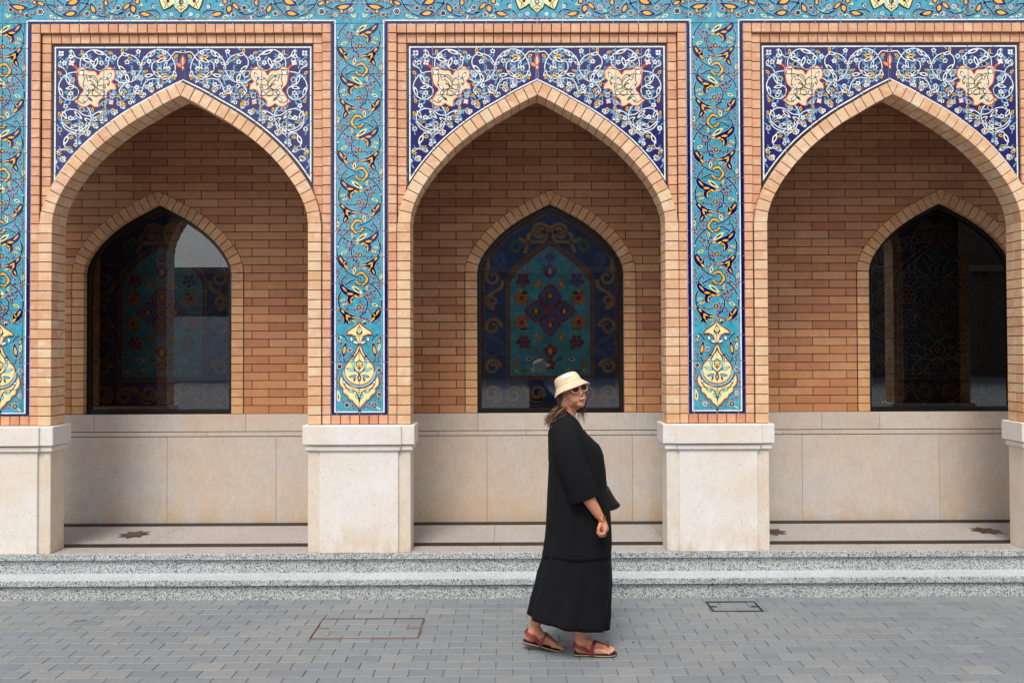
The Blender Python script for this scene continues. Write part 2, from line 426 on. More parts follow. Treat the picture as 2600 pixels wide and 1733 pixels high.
class Arch:
    """half of a pointed arch: intrados from apex to springing, with outward normals"""
    def __init__(s, pts):
        P_ = smooth(pts, .01); s.p = P_; s.n = []; s.s = [0]
        for i in range(len(P_)):
            a, b = P_[max(0, i - 1)], P_[min(len(P_) - 1, i + 1)]
            dx, dz = b[0] - a[0], b[1] - a[1]; d = math.hypot(dx, dz); s.n.append((-dz / d, dx / d))
            if i: s.s.append(s.s[-1] + math.hypot(P_[i][0] - P_[i - 1][0], P_[i][1] - P_[i - 1][1]))
        s.n[-1] = (1, 0); s.len = s.s[-1]; s._c = {}
    def at(s, q):
        for i in range(1, len(s.s)):
            if s.s[i] >= q - 1e-9:
                t = (q - s.s[i - 1]) / (s.s[i] - s.s[i - 1]); f = lambda a, b: tuple(a[k_] + (b[k_] - a[k_]) * t for k_ in (0, 1))
                n = f(s.n[i - 1], s.n[i]); d = math.hypot(*n); return f(s.p[i - 1], s.p[i]), (n[0] / d, n[1] / d)
        return s.p[-1], s.n[-1]
    def off(s, d):
        d = round(d, 4)
        if d not in s._c:
            c = [(p[0] + n[0] * d, p[1] + n[1] * d) for p, n in zip(s.p, s.n)]
            # carry the first stretch straight up to the centre line
            (x0, z0), (x1, z1) = c[0], c[3]; zc = z0 + (z0 - z1) / (x1 - x0) * x0
            s._c[d] = [(0, zc)] + [q for q in c if q[0] > .001]
        return s._c[d]
    def z_at(s, x, d=0.0):
        c = s.off(d); x = abs(x)
        for i in range(1, len(c)):
            if c[i][0] >= x:
                t = (x - c[i - 1][0]) / max(1e-9, c[i][0] - c[i - 1][0]); return c[i - 1][1] + (c[i][1] - c[i - 1][1]) * t
        return None
    def x_at(s, z, d=0.0):
        c = s.off(d)
        if z >= c[0][1]: return 0.0
        if z <= c[-1][1]: return c[-1][0]
        for i in range(1, len(c)):
            if c[i][1] <= z:
                t = (z - c[i - 1][1]) / (c[i][1] - c[i - 1][1]); return c[i - 1][0] + (c[i][0] - c[i - 1][0]) * t
        return c[-1][0]
AR = Arch(ARC)

# ------------------------------------------------------------------ art of the turquoise strip on the pillars
u = .1722 / 331.2                   # one unit of the tracing in metres
GX = [-TH, -TH + .044, -.001, TH - .053, TH]
ROW = .2013
GZ = [Z_TILE + ROW * i for i in range(15)] + [Z_TOP]
art = Art()
art.poly([(-TH, Z_TILE), (TH, Z_TILE), (TH, Z_TOP), (-TH, Z_TOP)], 'navy', 0)
art.poly([(-TH + .0265, Z_TILE + .0175), (TH - .0265, Z_TILE + .0175), (TH - .0265, Z_TOP), (-TH + .0265, Z_TOP)], 'white', 1)
art.poly([(-TH + .036, Z_TILE + .027), (TH - .036, Z_TILE + .027), (TH - .036, Z_TOP), (-TH + .036, Z_TOP)], 'turq', 2)

def scroll_unit(A, cx, cz, sg, first=False, last=False, z_low=None):
    """one turn of the climbing scroll; sg mirrors it"""
    def q(*pts): return [(cx + sg * x * u, cz - y * u) for x, y in pts]
    def an(a): return a if sg > 0 else math.pi - a
    def leaf(x, y, a, ln, wd, col, L, bend=0, **kw):
        (px, pz), = q((x, y)); A.leaf(px, pz, an(R(a)), ln * u, wd * u, col, L, bend=bend * sg, **kw)
    # maroon twigs first, so that the scrolls cross over them
    for tw in ([(-20, -25), (-70, -45), (-115, -60), (-170, -110), (-215, -165)], [(-115, -60), (-135, -110), (-120, -160)], [(-40, 10), (-110, 25), (-150, 45), (-200, 90)],
               [(55, 15), (100, 35), (150, 50), (180, 70)], [(0, 140), (-60, 150), (-120, 185), (-165, 215)], [(-5, 140), (-30, 175)],
               [(50, 170), (110, 170), (150, 180)], [(250, 120), (290, 175), (310, 235), (325, 300)], [(325, 330), (320, 400), (300, 470), (240, 520)],
               [(-265, 180), (-300, 220), (-310, 300), (-295, 400), (-270, 450)], [(-190, 270), (-200, 330), (-160, 370)], [(130, 270), (190, 330), (205, 390), (240, 420)],
               [(180, -140), (185, -95), (200, -50)], [(-80, -150), (-150, -210), (-200, -235)], [(-60, 30), (-30, 60), (10, 110)], [(200, 400), (150, 470), (110, 520)]):
        A.sprig(q(*tw), 'maroon', 3, w=8.5 * u, leaf=56 * u, edge='aqua', every=46 * u)
    # cream buds with dark hearts
    for (x, y, a, ln) in ((-180, -55, 200, 95), (-60, 180, -105, 100), (205, -125, -20, 75), (175, -60, -15, 75), (45, 205, 10, 58), (318, 45, 80, 62), (318, 275, -90, 85),
                          (120, -320, 215, 190), (-105, -250, 95, 70), (-310, -40 + 620, -95, 60)):
        leaf(x, y, a, ln * 1.12, ln * .5 if ln < 150 else 64, 'cream', 5, edge='black', ew=.0010, inner='black', iw=.40)
    for (x, y, a) in ((-60, -225, 120), (-150, -215, 210), (150, -300, 10), (190, 0, -110), (0, -70, 100)):
        leaf(x, y, a, 48, 20, 'green', 5)
    # the stems
    N, E = 'navy', 'aqua'
    if not first:
        A.vine(q((-115, -380), (-195, -330), (-275, -240), (-320, -140), (-330, -50), (-315, 30), (-290, 100), (-240, 185), (-195, 240), (-115, 290), (-40, 325), (20, 345)), 20 * u, N, 6, E, .0024)
        A.vine(q((60, -410), (145, -380), (225, -310), (285, -210), (305, -110), (295, -30), (265, 30)), 20 * u, N, 6, E, .0024)
    else:
        A.vine(q((260, 50), (300, -30), (315, -110), (300, -200), (250, -290), (170, -370), (80, -405), (0, -405), (-100, -380), (-190, -330), (-270, -240), (-320, -120), (-328, -40), (-315, 30), (-290, 100), (-240, 185), (-195, 240), (-115, 290), (-40, 325), (20, 345)), 20 * u, N, 6, E, .0024)
    A.vine(q((195, -465), (240, -425), (262, -370), (262, -310), (225, -265), (170, -225), (110, -205), (0, -195), (-70, -160), (-112, -100), (-118, -30), (-95, 40), (-45, 100), (30, 138), (110, 145), (175, 125), (225, 85)), 20 * u, N, 6, E, .0024)
    A.vine(q((180, 110), (190, 190), (215, 265), (270, 330), (288, 390), (262, 452)), 16 * u, N, 6, E, .0024)
    leaf(262, 452, 60, 60, 30, 'navy', 6, edge=E, inner='yellow', iw=.6); leaf(-300, -125, 190, 36, 26, 'white', 8, edge=N, ew=.0016)
    for (x, y) in ((-45, 80), (290, -60), (-120, -100 + 690), (-90, 75)):
        (px, pz), = q((x, y)); A.disc(px, pz, 11 * u, 'navy', 8, 6)
    # big split leaves: navy body with yellow flames
    def big(path, w, blobs):
        A.ribbon(q(*path), (lambda t: (w * 1.8 * (math.sin(math.pi * min(1, .1 + t * .95)) ** .6) + 13) * u), E, 8, step=.006)
        A.ribbon(q(*path), (lambda t: (w * 1.8 * (math.sin(math.pi * min(1, .1 + t * .95)) ** .6)) * u), N, 9, step=.006)
        for (x, y, a, ln, wd) in blobs: leaf(x, y, a, ln * 1.0, wd * 1.0, 'yellow', 10)
    big([(268, -340), (230, -268), (150, -215), (60, -190), (-45, -165)], 58, [(255, -310, 228, 110, 26), (185, -205, 185, 100, 34), (85, -180, 200, 80, 30), (10, -165, 175, 75, 30)])
    big([(55, -185), (110, -160), (140, -115), (125, -70), (92, -38)], 50, [(75, -165, -35, 70, 22), (125, -130, -95, 85, 22)])
    big([(285, 15), (235, 75), (160, 130), (70, 148), (5, 138)], 48, [(265, 25, 235, 75, 32), (205, 105, 205, 90, 26), (120, 143, 185, 110, 20)])
    big([(215, 95), (185, 150), (170, 200), (130, 240)], 54, [(195, 120, 250, 80, 28), (165, 195, 235, 55, 22)])
    big([(190, 190), (205, 245), (240, 305)], 44, [(190, 215, -62, 80, 22)])
    big([(-302, 10), (-268, 90), (-215, 160), (-158, 222)], 60, [(-295, 25, -60, 110, 28), (-225, 140, -50, 90, 34)])
    big([(-250, 150), (-205, 110), (-185, 75)], 44, [(-240, 135, 45, 70, 18)])
    # star flower
    (px, pz), = q((8, 0)); A.star(px, pz, 50 * u, 8, 'black', 8, 'white'); A.star(px, pz, 24 * u, 6, 'yellow', 10)
    if not last:   # claw-shaped junction flower
        for pth in ([(-38, 292), (0, 268), (50, 265), (80, 300)], [(80, 300), (112, 350), (95, 400), (40, 452)], [(-52, 382), (-20, 420), (30, 425)]):
            A.ribbon(q(*pth), (lambda t: (56 * math.sin(math.pi * (.12 + .8 * t)) ** .5 + 6) * u), 'navy', 9, step=.006)
            A.ribbon(q(*pth), (lambda t: (34 * math.sin(math.pi * (.12 + .8 * t)) ** .5) * u), 'yellow', 11, step=.006)
        for (x, y) in ((66, 305), (88, 362), (48, 412)):
            (px, pz), = q((x, y)); A.disc(px, pz, 7 * u, 'black', 13, 5)

z0 = Z_TOP - (405 - 66) * u
for i in range(6):
    sg = 1 if i % 2 == 0 else -1
    scroll_unit(art, 0, z0 - i * 2 * ROW, sg, first=(i == 0), last=(i == 5))
# cartouche at the foot of the strip (traced about its axis)
t = .1913 / 331.2
def cq(pts): return [(x * t, Z_TILE + (1320 - y) * t) for x, y in pts]
def sym(pts): return pts + [(-x, y) for x, y in reversed(pts) if abs(x) > 1e-6]
low = Art()
fin = [(0, 65), (15, 110), (60, 150), (110, 185), (155, 215), (172, 262), (110, 262), (66, 285), (42, 320), (34, 360), (0, 395)]
drop = [(0, 395), (30, 420), (62, 500), (125, 590), (182, 660), (202, 735), (180, 825), (110, 900), (0, 930)]
cres = [(0, 965), (120, 935), (195, 870), (240, 795), (268, 860), (258, 930), (222, 975), (215, 1030), (160, 1070), (140, 1115), (95, 1135), (70, 1175), (25, 1215), (0, 1250)]
def inset(pts, d, c=(0, 0)):
    out = []
    n = len(pts)
    for i in range(n):
        a, b = pts[i - 1], pts[(i + 1) % n]; dx, dy = b[0] - a[0], b[1] - a[1]; l = math.hypot(dx, dy) or 1
        out.append((pts[i][0] + dy / l * d, pts[i][1] - dx / l * d))
    return out
for shp in (fin, drop, cres):
    full = smooth(sym(shp), 22)[:-1]
    area = sum(full[i - 1][0] * full[i][1] - full[i][0] * full[i - 1][1] for i in range(len(full)))
    sgn = -1 if area > 0 else 1
    for d, c_, L in ((-13, 'aqua', 14), (-9, 'black', 15), (4, 'rose', 16), (12, 'orange', 17), (15, 'cream', 18)):
        low.poly(cq(inset(full, sgn * d)), c_, L)
    if shp is drop:
        ring = smooth(sym([(0, 955), (115, 925), (195, 850), (222, 745)]), 22)
for pth, w_, c_ in (([(-212, 740), (-185, 840), (-110, 915), (0, 944), (110, 915), (185, 840), (212, 740)], 16, 'aqua'),):
    low.ribbon(cq(pth), w_ * t * 1.1, c_, 19)
for sx in (-1, 1):
    m = lambda pts: cq([(sx * x, y) for x, y in pts])
    low.vine(m([(0, 440), (20, 500), (60, 560), (85, 640), (60, 720), (10, 770), (-20, 830), (0, 880)]), 14 * t, 'navy', 19)
    low.vine(m([(0, 590), (40, 640), (20, 700), (0, 720)]), 11 * t, 'navy', 19)
    for (x, y, a, ln, wd, c_) in ((70, 700, 80, 120, 34, 'aqua'), (60, 740, 20, 110, 34, 'aqua'), (40, 800, -10, 90, 30, 'blue'), (60, 560, 30, 60, 20, 'navy'), (10, 700, 60, 50, 26, 'yellow'), (55, 830, -70, 45, 16, 'maroon')):
        (px, pz), = m([(x, y)]); low.leaf(px, pz, R(a) if sx > 0 else math.pi - R(a), ln * t, wd * t, c_, 21, edge='navy' if c_ != 'navy' else None, ew=.0024)
    low.vine(m([(210, 900), (170, 960), (120, 1000), (60, 1000), (20, 1060), (0, 1150)]), 13 * t, 'navy', 19)
    for (x, y, a, ln, wd, c_) in ((190, 905, 60, 40, 26, 'white'), (140, 1000, 200, 70, 26, 'aqua'), (20, 1100, 60, 50, 26, 'aqua'), (0, 990, -60, 55, 18, 'cream')):
        (px, pz), = m([(x, y)]); low.leaf(px, pz, R(a) if sx > 0 else math.pi - R(a), ln * t, wd * t, c_, 21, edge='navy', ew=.0024)
    (px, pz), = m([(75, 375)]); low.leaf(px * .2, pz, R(20) if sx > 0 else R(160), 75 * t, 30 * t, 'white', 21, edge='navy', ew=.0022)
    (px, pz), = m([(110, 290)]); low.leaf(px, pz, R(-80), 60 * t, 30 * t, 'white', 15, edge='black', ew=.0014)
    low.leaf(0, m([(0, 250)])[0][1], R(90) + sx * .0, 95 * t, 52 * t, 'cream', 21 + sx, edge='navy', ew=.0034) if sx > 0 else None
    (px, pz), = m([(14, 262)]); low.leaf(px, pz, R(62) if sx > 0 else R(118), 62 * t, 22 * t, 'navy', 19)
    low.vine(m([(165, 660), (200, 600), (225, 500), (200, 420), (170, 330), (240, 250)]), 15 * t, 'navy', 6, 'aqua', .0013)
    (px, pz), = m([(215, 560)]); low.leaf(px, pz, R(100) if sx > 0 else R(80), 210 * t, 62 * t, 'navy', 8, edge='aqua', inner='yellow', iw=.6)
    (px, pz), = m([(240, 395)]); low.leaf(px, pz, R(70) if sx > 0 else R(110), 120 * t, 46 * t, 'navy', 8, edge='aqua', inner='yellow', iw=.6)
    low.sprig(m([(250, 420), (275, 480), (262, 560), (250, 640), (290, 760), (296, 880), (290, 1000)]), 'maroon', 3, w=7 * t, leaf=46 * t, edge='aqua', every=50 * t)
    low.sprig(m([(60, 1240), (120, 1190), (200, 1150), (262, 1090)]), 'maroon', 3, w=5 * t, leaf=48 * t, edge='aqua', every=50 * t)
    low.sprig(m([(100, 390), (150, 385), (190, 370)]), 'maroon', 3, w=5 * t, leaf=34 * t, edge='aqua', every=46 * t)
    low.sprig(m([(130, 560), (180, 530), (230, 545)]), 'maroon', 3, w=5 * t, leaf=34 * t, edge='aqua', every=46 * t)
    for (x, y, rr, dots) in ((-262 if sx < 0 else 262, 730 if sx > 0 else 680, 34, 1),):
        (px, pz), = cq([(x, y)]); low.flower(px, pz, rr * 1.15 * t, 6, 'white', 8, 'maroon', dots='black', edge='black')
for (x, y, rr) in ((-165, 1190, 34), (262, 1050, 30), (-125, 465, 30)):
    (px, pz), = cq([(x, y)]); low.flower(px, pz, rr * 1.15 * t, 6, 'white', 8, 'maroon', dots='black', edge='black')
(px, pz), = cq([(196, 1192)]); low.star(px, pz, 42 * t, 8, 'black', 8, 'white'); low.star(px, pz, 18 * t, 6, 'yellow', 10)
for (x, y, a, ln) in ((-272, 1145, 95, 150), (275, 1250, 150, 60), (255, 470, 80, 90), (-285, 360, 60, 90), (-80, 110 + 60, 40, 120)):
    (px, pz), = cq([(x, y)]); low.leaf(px, pz, R(a), ln * t, ln * .34 * t, 'cream', 6, edge='aqua', inner='black', iw=.3)
(px, pz), = cq([(0, 1262)]); low.disc(px, pz, 20 * t, 'navy', 14, 8)
zc_ = Z_TILE + (1320 - 60) * t       # the scroll gives way to the cartouche here
base_n = [it for it in art.it if it[6] <= 2]
art.it = base_n + [it for it in art.it if it[6] > 2 and it[3] > zc_ - .02] + low.it
STRIP_TILES = make_tiles(art, GX, GZ)

# ------------------------------------------------------------------ art of the blue spandrels
PW = .9865 * S; PT = fz(4.161)
k5 = .15306 / 331.2
def sp(*pts): return [((x - 2245) * k5, PT - (y - 115) * k5) for x, y in pts]
spa = Art()
NX = 64
bd = Art()
for d, ins_, col_, L in ((VW, 0.0, 'char', 0), (VW + .022, .0165, 'white', 1), (VW + .032, .0275, 'navy_sky', 2)):
    xm = PW - ins_
    for i in range(NX):
        xa, xb = -xm * (1 - i / NX), -xm * (1 - (i + 1) / NX)
        za, zb = AR.z_at(xa, d), AR.z_at(xb, d)
        if za is None: za = AR.off(d)[-1][1]
        if zb is None: zb = AR.off(d)[-1][1]
        top = PT - ins_
        if za < top and zb < top: bd.add([(xa, za), (xb, zb), (xb, top), (xa, top)], col_, L)
W_ = 'white'
vines = [
 [(530, 500), (530, 400), (580, 300), (680, 220), (780, 205), (900, 240), (970, 310), (1000, 400), (980, 480), (900, 540), (820, 545), (760, 500), (720, 440), (650, 380), (560, 350), (480, 340), (430, 290), (350, 215)],
 [(460, 575), (330, 600), (220, 690), (170, 820), (200, 950), (290, 1030), (400, 1040), (480, 980), (500, 880), (440, 820), (360, 770), (310, 680), (300, 580), (250, 510), (170, 480)],
 [(1110, 695), (1200, 750), (1300, 760), (1420, 720), (1500, 620), (1540, 520), (1520, 420), (1450, 330), (1340, 280), (1230, 290), (1160, 370), (1160, 470), (1220, 560), (1290, 640), (1300, 730), (1220, 820), (1180, 900), (1230, 970)],
 [(1545, 480), (1560, 400), (1620, 310), (1720, 230), (1850, 200), (1970, 240), (2060, 340), (2110, 460), (2110, 560), (2040, 660), (1940, 700), (1860, 660), (1770, 600), (1725, 520), (1740, 430), (1810, 390), (1900, 390), (2000, 380), (2070, 290), (2120, 240), (2200, 250)],
 [(1860, 700), (1740, 690), (1640, 730), (1590, 800), (1540, 930), (1450, 930), (1420, 860)],
 [(560, 1560), (400, 1540), (300, 1480), (230, 1390), (225, 1300), (280, 1230), (370, 1200), (480, 1220), (600, 1300), (720, 1310), (800, 1260), (900, 1240), (940, 1280)],
 [(640, 1160), (700, 1240), (715, 1350), (690, 1460), (640, 1560), (560, 1620), (450, 1640)],
]
f5 = lambda a, b: ((1025 + .102 * a - 1020) / .15306, (300 + .102 * b - 90) / .15306)
vines += [[f5(*q_) for q_ in pl] for pl in ([(280, 40), (330, 170), (420, 260), (520, 300), (640, 320), (780, 285), (900, 195), (980, 80), (1000, 0)], [(620, 315), (470, 370), (390, 480), (365, 600), (372, 700), (320, 760), (230, 772)])]
for v in vines: spa.vine(sp(*v), 16 * k5, W_, 6, 'black', .0012)
# white leaves with dark hearts along the scrolls
def wleaf(x, y, a, ln, wd=None, bend=0.0):
    (px, pz), = sp((x, y)); spa.leaf(px, pz, R(a), ln * k5, (wd or ln * .42) * k5, W_, 7, bend=bend, edge='black', ew=.001, inner='black', iw=.5)
for a_ in ((740, 215, -20, 220, 62), (560, 350, -15, 200, 70), (820, 330, 250, 200, 70), (430, 330, 115, 150, 60), (170, 480, 70, 110), (290, 620, -70, 200, 60), (440, 830, 190, 160, 60), (190, 830, -75, 190, 62),
           (350, 1030, 90, 90, 80), (985, 400, 90, 90, 80), (1160, 470, -40, 190, 70), (1290, 600, -70, 170, 64), (1210, 260, -20, 140, 60), (1545, 470, 140, 100), (1545, 470, 40, 100), (1545, 480, -90, 70, 50), (1720, 230, 230, 160, 56),
           (1800, 420, 25, 190, 64), (1980, 390, -110, 170, 50), (1740, 560, -40, 190, 60), (1600, 650, 10, 160, 64), (1860, 640, -5, 100, 60), (2080, 560, -60, 120), (2190, 250, 20, 90, 50), (1620, 760, 60, 90), (1210, 900, -60, 130, 50), (1440, 900, -10, 100, 60),
           (230, 1230, -60, 160, 60), (430, 1230, -45, 200, 60), (600, 1350, -30, 160, 60), (850, 1260, -10, 120, 50), (1690, 330, 50, 160, 50), (1400, 730, 60, 110), (620, 1500, 60, 150, 50), (560, 1560, 200, 160, 60), (400, 1380, 40, 140, 50)):
    wleaf(*a_)
for q_, a, ln in (((450, 400), 245, 180), ((900, 190), 235, 110), ((640, 180), 20, 110), ((300, 740), 210, 110), ((500, 210), 25, 120)):
    x_, y_ = f5(*q_); wleaf(x_, y_, a, ln)
flw = [(370, 320), (265, 425), (885, 425), (380, 935), (290, 1150), (370, 1350), (775, 1370), (195, 1540), (1100, 335), (1310, 410), (1500, 235), (1680, 400), (1330, 815), (1710, 790), (1475, 835), (2000, 520), (1930, 250), (655, 460), (1200, 640), (620, 310), f5(240, 250), f5(770, 225)]
yel = [(560, 240), (195, 605), (1025, 255), (1375, 360), (1630, 560), (1955, 620), (1230, 225), (210, 1075), (1225, 1080), (2090, 665), (2135, 310), (185, 1275), (320, 1420), (740, 1225), (945, 1190), (860, 1325), (1185, 780), (1285, 905), (1155, 980), f5(520, 460), f5(215, 860)]
ros = [(1850, 540), (1350, 985), (1065, 975), (930, 1105), (545, 1455), (1415, 590), (1170, 600), (1545, 680), (655, 470), (400, 710), (565, 1205), (1880, 755)]
rs = random.Random(3)
allf = flw + yel + ros + [(220, 260), (1885, 320)]
for (x, y) in allf:                     # pale blue foliage springing from every flower
    for q_ in range(5):
        a = rs.uniform(0, 360); ln = rs.uniform(66, 108)
        x1, y1 = x + 36 * math.cos(R(a)), y - 36 * math.sin(R(a))
        (px, pz), = sp((x1, y1)); zc = AR.z_at(px, VW + .04); zc = zc if zc is not None else -9
        tip = (px + ln * k5 * math.cos(R(a)), pz + ln * k5 * math.sin(R(a)))
        zt = AR.z_at(tip[0], VW + .04)
        if px > -PW + .035 and tip[0] > -PW + .035 and tip[1] < PT - .035 and px < -.02 and tip[0] < -.02 and (zt is None or tip[1] > zt): spa.leaf(px, pz, R(a), ln * k5, ln * .3 * k5, 'blue', 4, bend=rs.choice((-1.1, 1.1)))
# the ornament runs on close to the arch
ext_ = AR.off(VW + .075); acc = 0; kq = 0
for i_ in range(4, len(ext_) - 1):
    acc += math.hypot(ext_[i_][0] - ext_[i_ - 1][0], ext_[i_][1] - ext_[i_ - 1][1])
    if acc < .036: continue
    acc = 0; kq += 1; ex, ez = -ext_[i_][0], ext_[i_][1]
    if ex < -PW + .04 or ez > PT - .05: continue
    ta = math.atan2(ext_[i_][1] - ext_[i_ - 1][1], -(ext_[i_][0] - ext_[i_ - 1][0]))
    for sd_ in (-1, 1): spa.leaf(ex, ez, ta + sd_ * .7 + (3.14 if kq % 2 else 0), .036, .013, 'blue', 4, bend=sd_ * .9)
    ex2, ez2 = ex + .014 * math.sin(kq * 2.1), ez + .02 * (kq % 3) - .012
    if kq % 3 == 0: spa.flower(ex2, ez2, .0185, 5, 'white', 9, 'black', a0=kq, pr=.36)
    elif kq % 3 == 1: spa.leaf(ex2 - .012, ez2, .6 + kq, .036, .019, 'yellow', 9, inner='black', iw=.35)
    else: spa.flower(ex2, ez2, .0175, 6, 'white', 9, 'maroon', dots='black')
    if kq % 2: spa.leaf(ex, ez + .03, ta + 1.2, .055, .02, 'white', 7, bend=1.0, inner='black', iw=.5)
for (x, y) in flw:
    (px, pz), = sp((x, y)); spa.flower(px, pz, 46 * k5, 5, 'white', 9, 'black', a0=rs.uniform(0, 1), pr=.36)
for (x, y) in yel:
    (px, pz), = sp((x, y)); a = rs.uniform(0, 6.28); spa.leaf(px - 34 * k5 * math.cos(a), pz - 34 * k5 * math.sin(a), a, 88 * k5, 50 * k5, 'yellow', 9, inner='black', iw=.35)
(px, pz), = sp((1815, 325)); spa.leaf(px, pz, 0, 150 * k5, 62 * k5, 'yellow', 9, inner='black', iw=.35)
for (x, y) in ros:
    (px, pz), = sp((x, y)); spa.flower(px, pz, 46 * k5, 6, 'white', 9, 'maroon', dots='black')
(px, pz), = sp((210, 265)); spa.flower(px, pz, 52 * k5, 4, 'white', 9, 'maroon', a0=.78)
# the cream cartouche with its orange rim
car = [(470, 520), (580, 495), (620, 530), (680, 560), (760, 560), (800, 590), (825, 640), (850, 600), (885, 560), (950, 540), (985, 510), (1005, 490), (1060, 515), (1100, 560), (1115, 620), (1100, 700), (1055, 740), (1105, 785), (1128, 840), (1120, 885), (1060, 870), (1000, 900), (975, 950), (980, 1010), (930, 1005), (870, 1040), (840, 1090), (838, 1160), (770, 1160), (700, 1115), (650, 1155), (560, 1160), (500, 1120), (445, 1065), (500, 1030), (540, 950), (590, 880), (520, 800), (488, 700), (480, 620), (465, 570)]
car = smooth(car + [car[0]], 30)[:-1]
ar_ = sum(car[i - 1][0] * car[i][1] - car[i][0] * car[i - 1][1] for i in range(len(car)))
sg = -1 if ar_ > 0 else 1
spa.poly(sp(*inset(car, -sg * 8)), 'orange', 12); spa.poly(sp(*inset(car, sg * 9)), 'tan', 13)
for pth, c_ in (([(580, 620), (600, 700), (580, 790), (620, 850), (700, 880), (800, 900), (850, 960), (800, 990), (740, 960), (740, 900), (780, 820), (730, 740), (650, 690), (620, 640)], 'black'),
                ([(700, 640), (760, 640), (820, 720), (830, 800), (900, 800), (950, 790), (940, 870), (860, 880), (760, 800), (700, 790)], 'green'),
                ([(840, 740), (870, 690), (940, 680), (1010, 720), (1020, 790)], 'black'), ([(640, 1030), (670, 950), (740, 870), (830, 870)], 'green'),
                ([(500, 1060), (560, 1100), (620, 1090), (650, 1020), (700, 1050), (740, 1070)], 'black'), ([(580, 620), (680, 640), (760, 690), (820, 770), (800, 840), (720, 770)], 'black')):
    spa.ribbon(sp(*pth), 13 * k5, c_, 14)
for (x, y, a, ln, wd, c_) in ((515, 620, 40, 90, 66, 'white'), (660, 720, 60, 60, 40, 'white'), (890, 690, 0, 90, 34, 'white'), (1000, 680, 60, 90, 40, 'white'), (590, 1070, 40, 100, 40, 'white'), (640, 960, 70, 60, 40, 'white'), (880, 930, -40, 70, 60, 'white'), (600, 810, -45, 100, 34, 'white'), (920, 830, -80, 80, 30, 'white'), (980, 760, -60, 70, 24, 'green'), (680, 1000, -50, 90, 30, 'green')):
    (px, pz), = sp((x, y)); spa.leaf(px, pz, R(a), ln * k5, wd * k5, c_, 14, edge='black' if c_ == 'white' else None, ew=.0036)
for (x, y, rr) in ((385, 425, 50), (1050, 1085, 40)):
    (px, pz), = sp((x, y)); spa.flower(px, pz, (rr + 14) * k5, 4, 'orange', 12, a0=.6); spa.flower(px, pz, rr * k5, 4, 'white', 14, a0=.6)
(px, pz), = sp((480, 515)); spa.leaf(px, pz, R(140), 90 * k5, 40 * k5, 'orange', 12)
XL = -PW + .029; ZLIM = PT - .029
def keep(it):
    cx, cz = (it[0] + it[1]) / 2, (it[2] + it[3]) / 2
    if it[1] > .0005 and cx > 0: return False
    if cx < XL or cz > ZLIM: return False
    zc = AR.z_at(cx, VW + .034); return zc is None and False or (zc is not None and cz > zc)
spa.it = [it for it in spa.it if keep(it)]
spa.it = bd.it + spa.it
spa.mirror()
# palmette over the apex
for (x, y, a, ln, wd, c_) in ((2245, 480, 90, 190, 96, 'orange'), (2245, 500, 150, 150, 70, 'orange'), (2245, 470, -90, 95, 60, 'orange'), (2245, 470, 90, 150, 54, 'tan'), (2230, 490, 150, 105, 38, 'rose'), (2245, 480, -90, 60, 34, 'tan')):
    (px, pz), = sp((x, y)); spa.leaf(px, pz, R(a), ln * k5, wd * k5, c_, 12 if c_ == 'orange' else 14)
GSX = sorted(set([s_ * v for v in (.008, .2085, .409, .6095, .81, PW) for s_ in (-1, 1)]))
GSZ = [PT - .197 - .2005 * i for i in range(6, -1, -1)] + [PT]
SPAN_TILES = make_tiles(spa, GSX, GSZ)

# ------------------------------------------------------------------ art of the frieze (one bay wide, symmetric about the bay's middle)
fr = Art(); FH = .40; k6 = 1 / 331.2
def bq(*pts): return [(x * k6, Z_TOP + (58.5 - y) * k6) for x, y in pts]        # x from the bay's middle, y down, in photo pixels
fr.poly([(0, Z_TOP), (P / 2, Z_TOP), (P / 2, Z_TOP + FH), (0, Z_TOP + FH)], 'turq', 0)
xe = P / 2 - TH + .0265
fr.poly([(0, Z_TOP), (xe + .0095, Z_TOP), (xe + .0095, Z_TOP + .0275), (0, Z_TOP + .0275)], 'white', 1)
fr.poly([(0, Z_TOP), (xe, Z_TOP), (xe, Z_TOP + .0175), (0, Z_TOP + .0175)], 'navy', 2)
fr.poly([(P / 2 - TH + .036, Z_TOP), (P / 2, Z_TOP), (P / 2, Z_TOP + .03), (P / 2 - TH + .036, Z_TOP + .03)], 'turq', 3)
c4 = lambda x, y: (139 + .136 * x, .136 * y)
c3 = lambda x, y: (.136 * x - 161, .136 * y)
def fl(pl, f=c4): return bq(*[f(*q_) for q_ in pl])
NV = 'navy'
for pl, f in (([(-1150, 60), (-1000, 200), (-940, 100)], c4),
              ([(0, 120), (60, 200), (160, 262), (260, 250), (360, 205), (420, 130), (440, 40), (450, -80)], c4), ([(330, 230), (370, 280), (440, 302), (530, 270), (600, 180), (700, 80), (830, 35), (920, 50), (1050, 92), (1180, 70), (1300, -20)], c4),
              ([(700, -60), (760, 100), (850, 190), (920, 275), (1050, 305), (1200, 295), (1330, 240), (1430, 150), (1490, 80), (1530, -40)], c4), ([(1335, 215), (1320, 150), (1370, 90), (1480, 75), (1600, 95), (1700, 60)], c4),
              ([(1660, 90), (1750, 140), (1880, 168), (1980, 180), (2040, 240)], c4), ([(1860, 165), (2000, 120), (2130, 60), (2220, -30)], c4),
              ([(1620, 300), (1590, 260), (1640, 195), (1730, 180), (1850, 200), (1960, 240), (2060, 160), (2100, 60), (2110, -60)], c3), ([(2100, 0), (2170, 130), (2260, 210), (2353, 240)], c3)):
    fr.vine(fl(pl, f), 4.0 * k6, NV, 6, 'aqua', .0022)
def bigl(x, y, a, ln, wd, bend, f=c4):
    (px, pz), = fl([(x, y)], f); fr.leaf(px, pz, R(a), ln * .136 * k6, wd * 1.3 * .136 * k6, NV, 8, bend=bend, edge='aqua', inner='yellow', iw=.55)
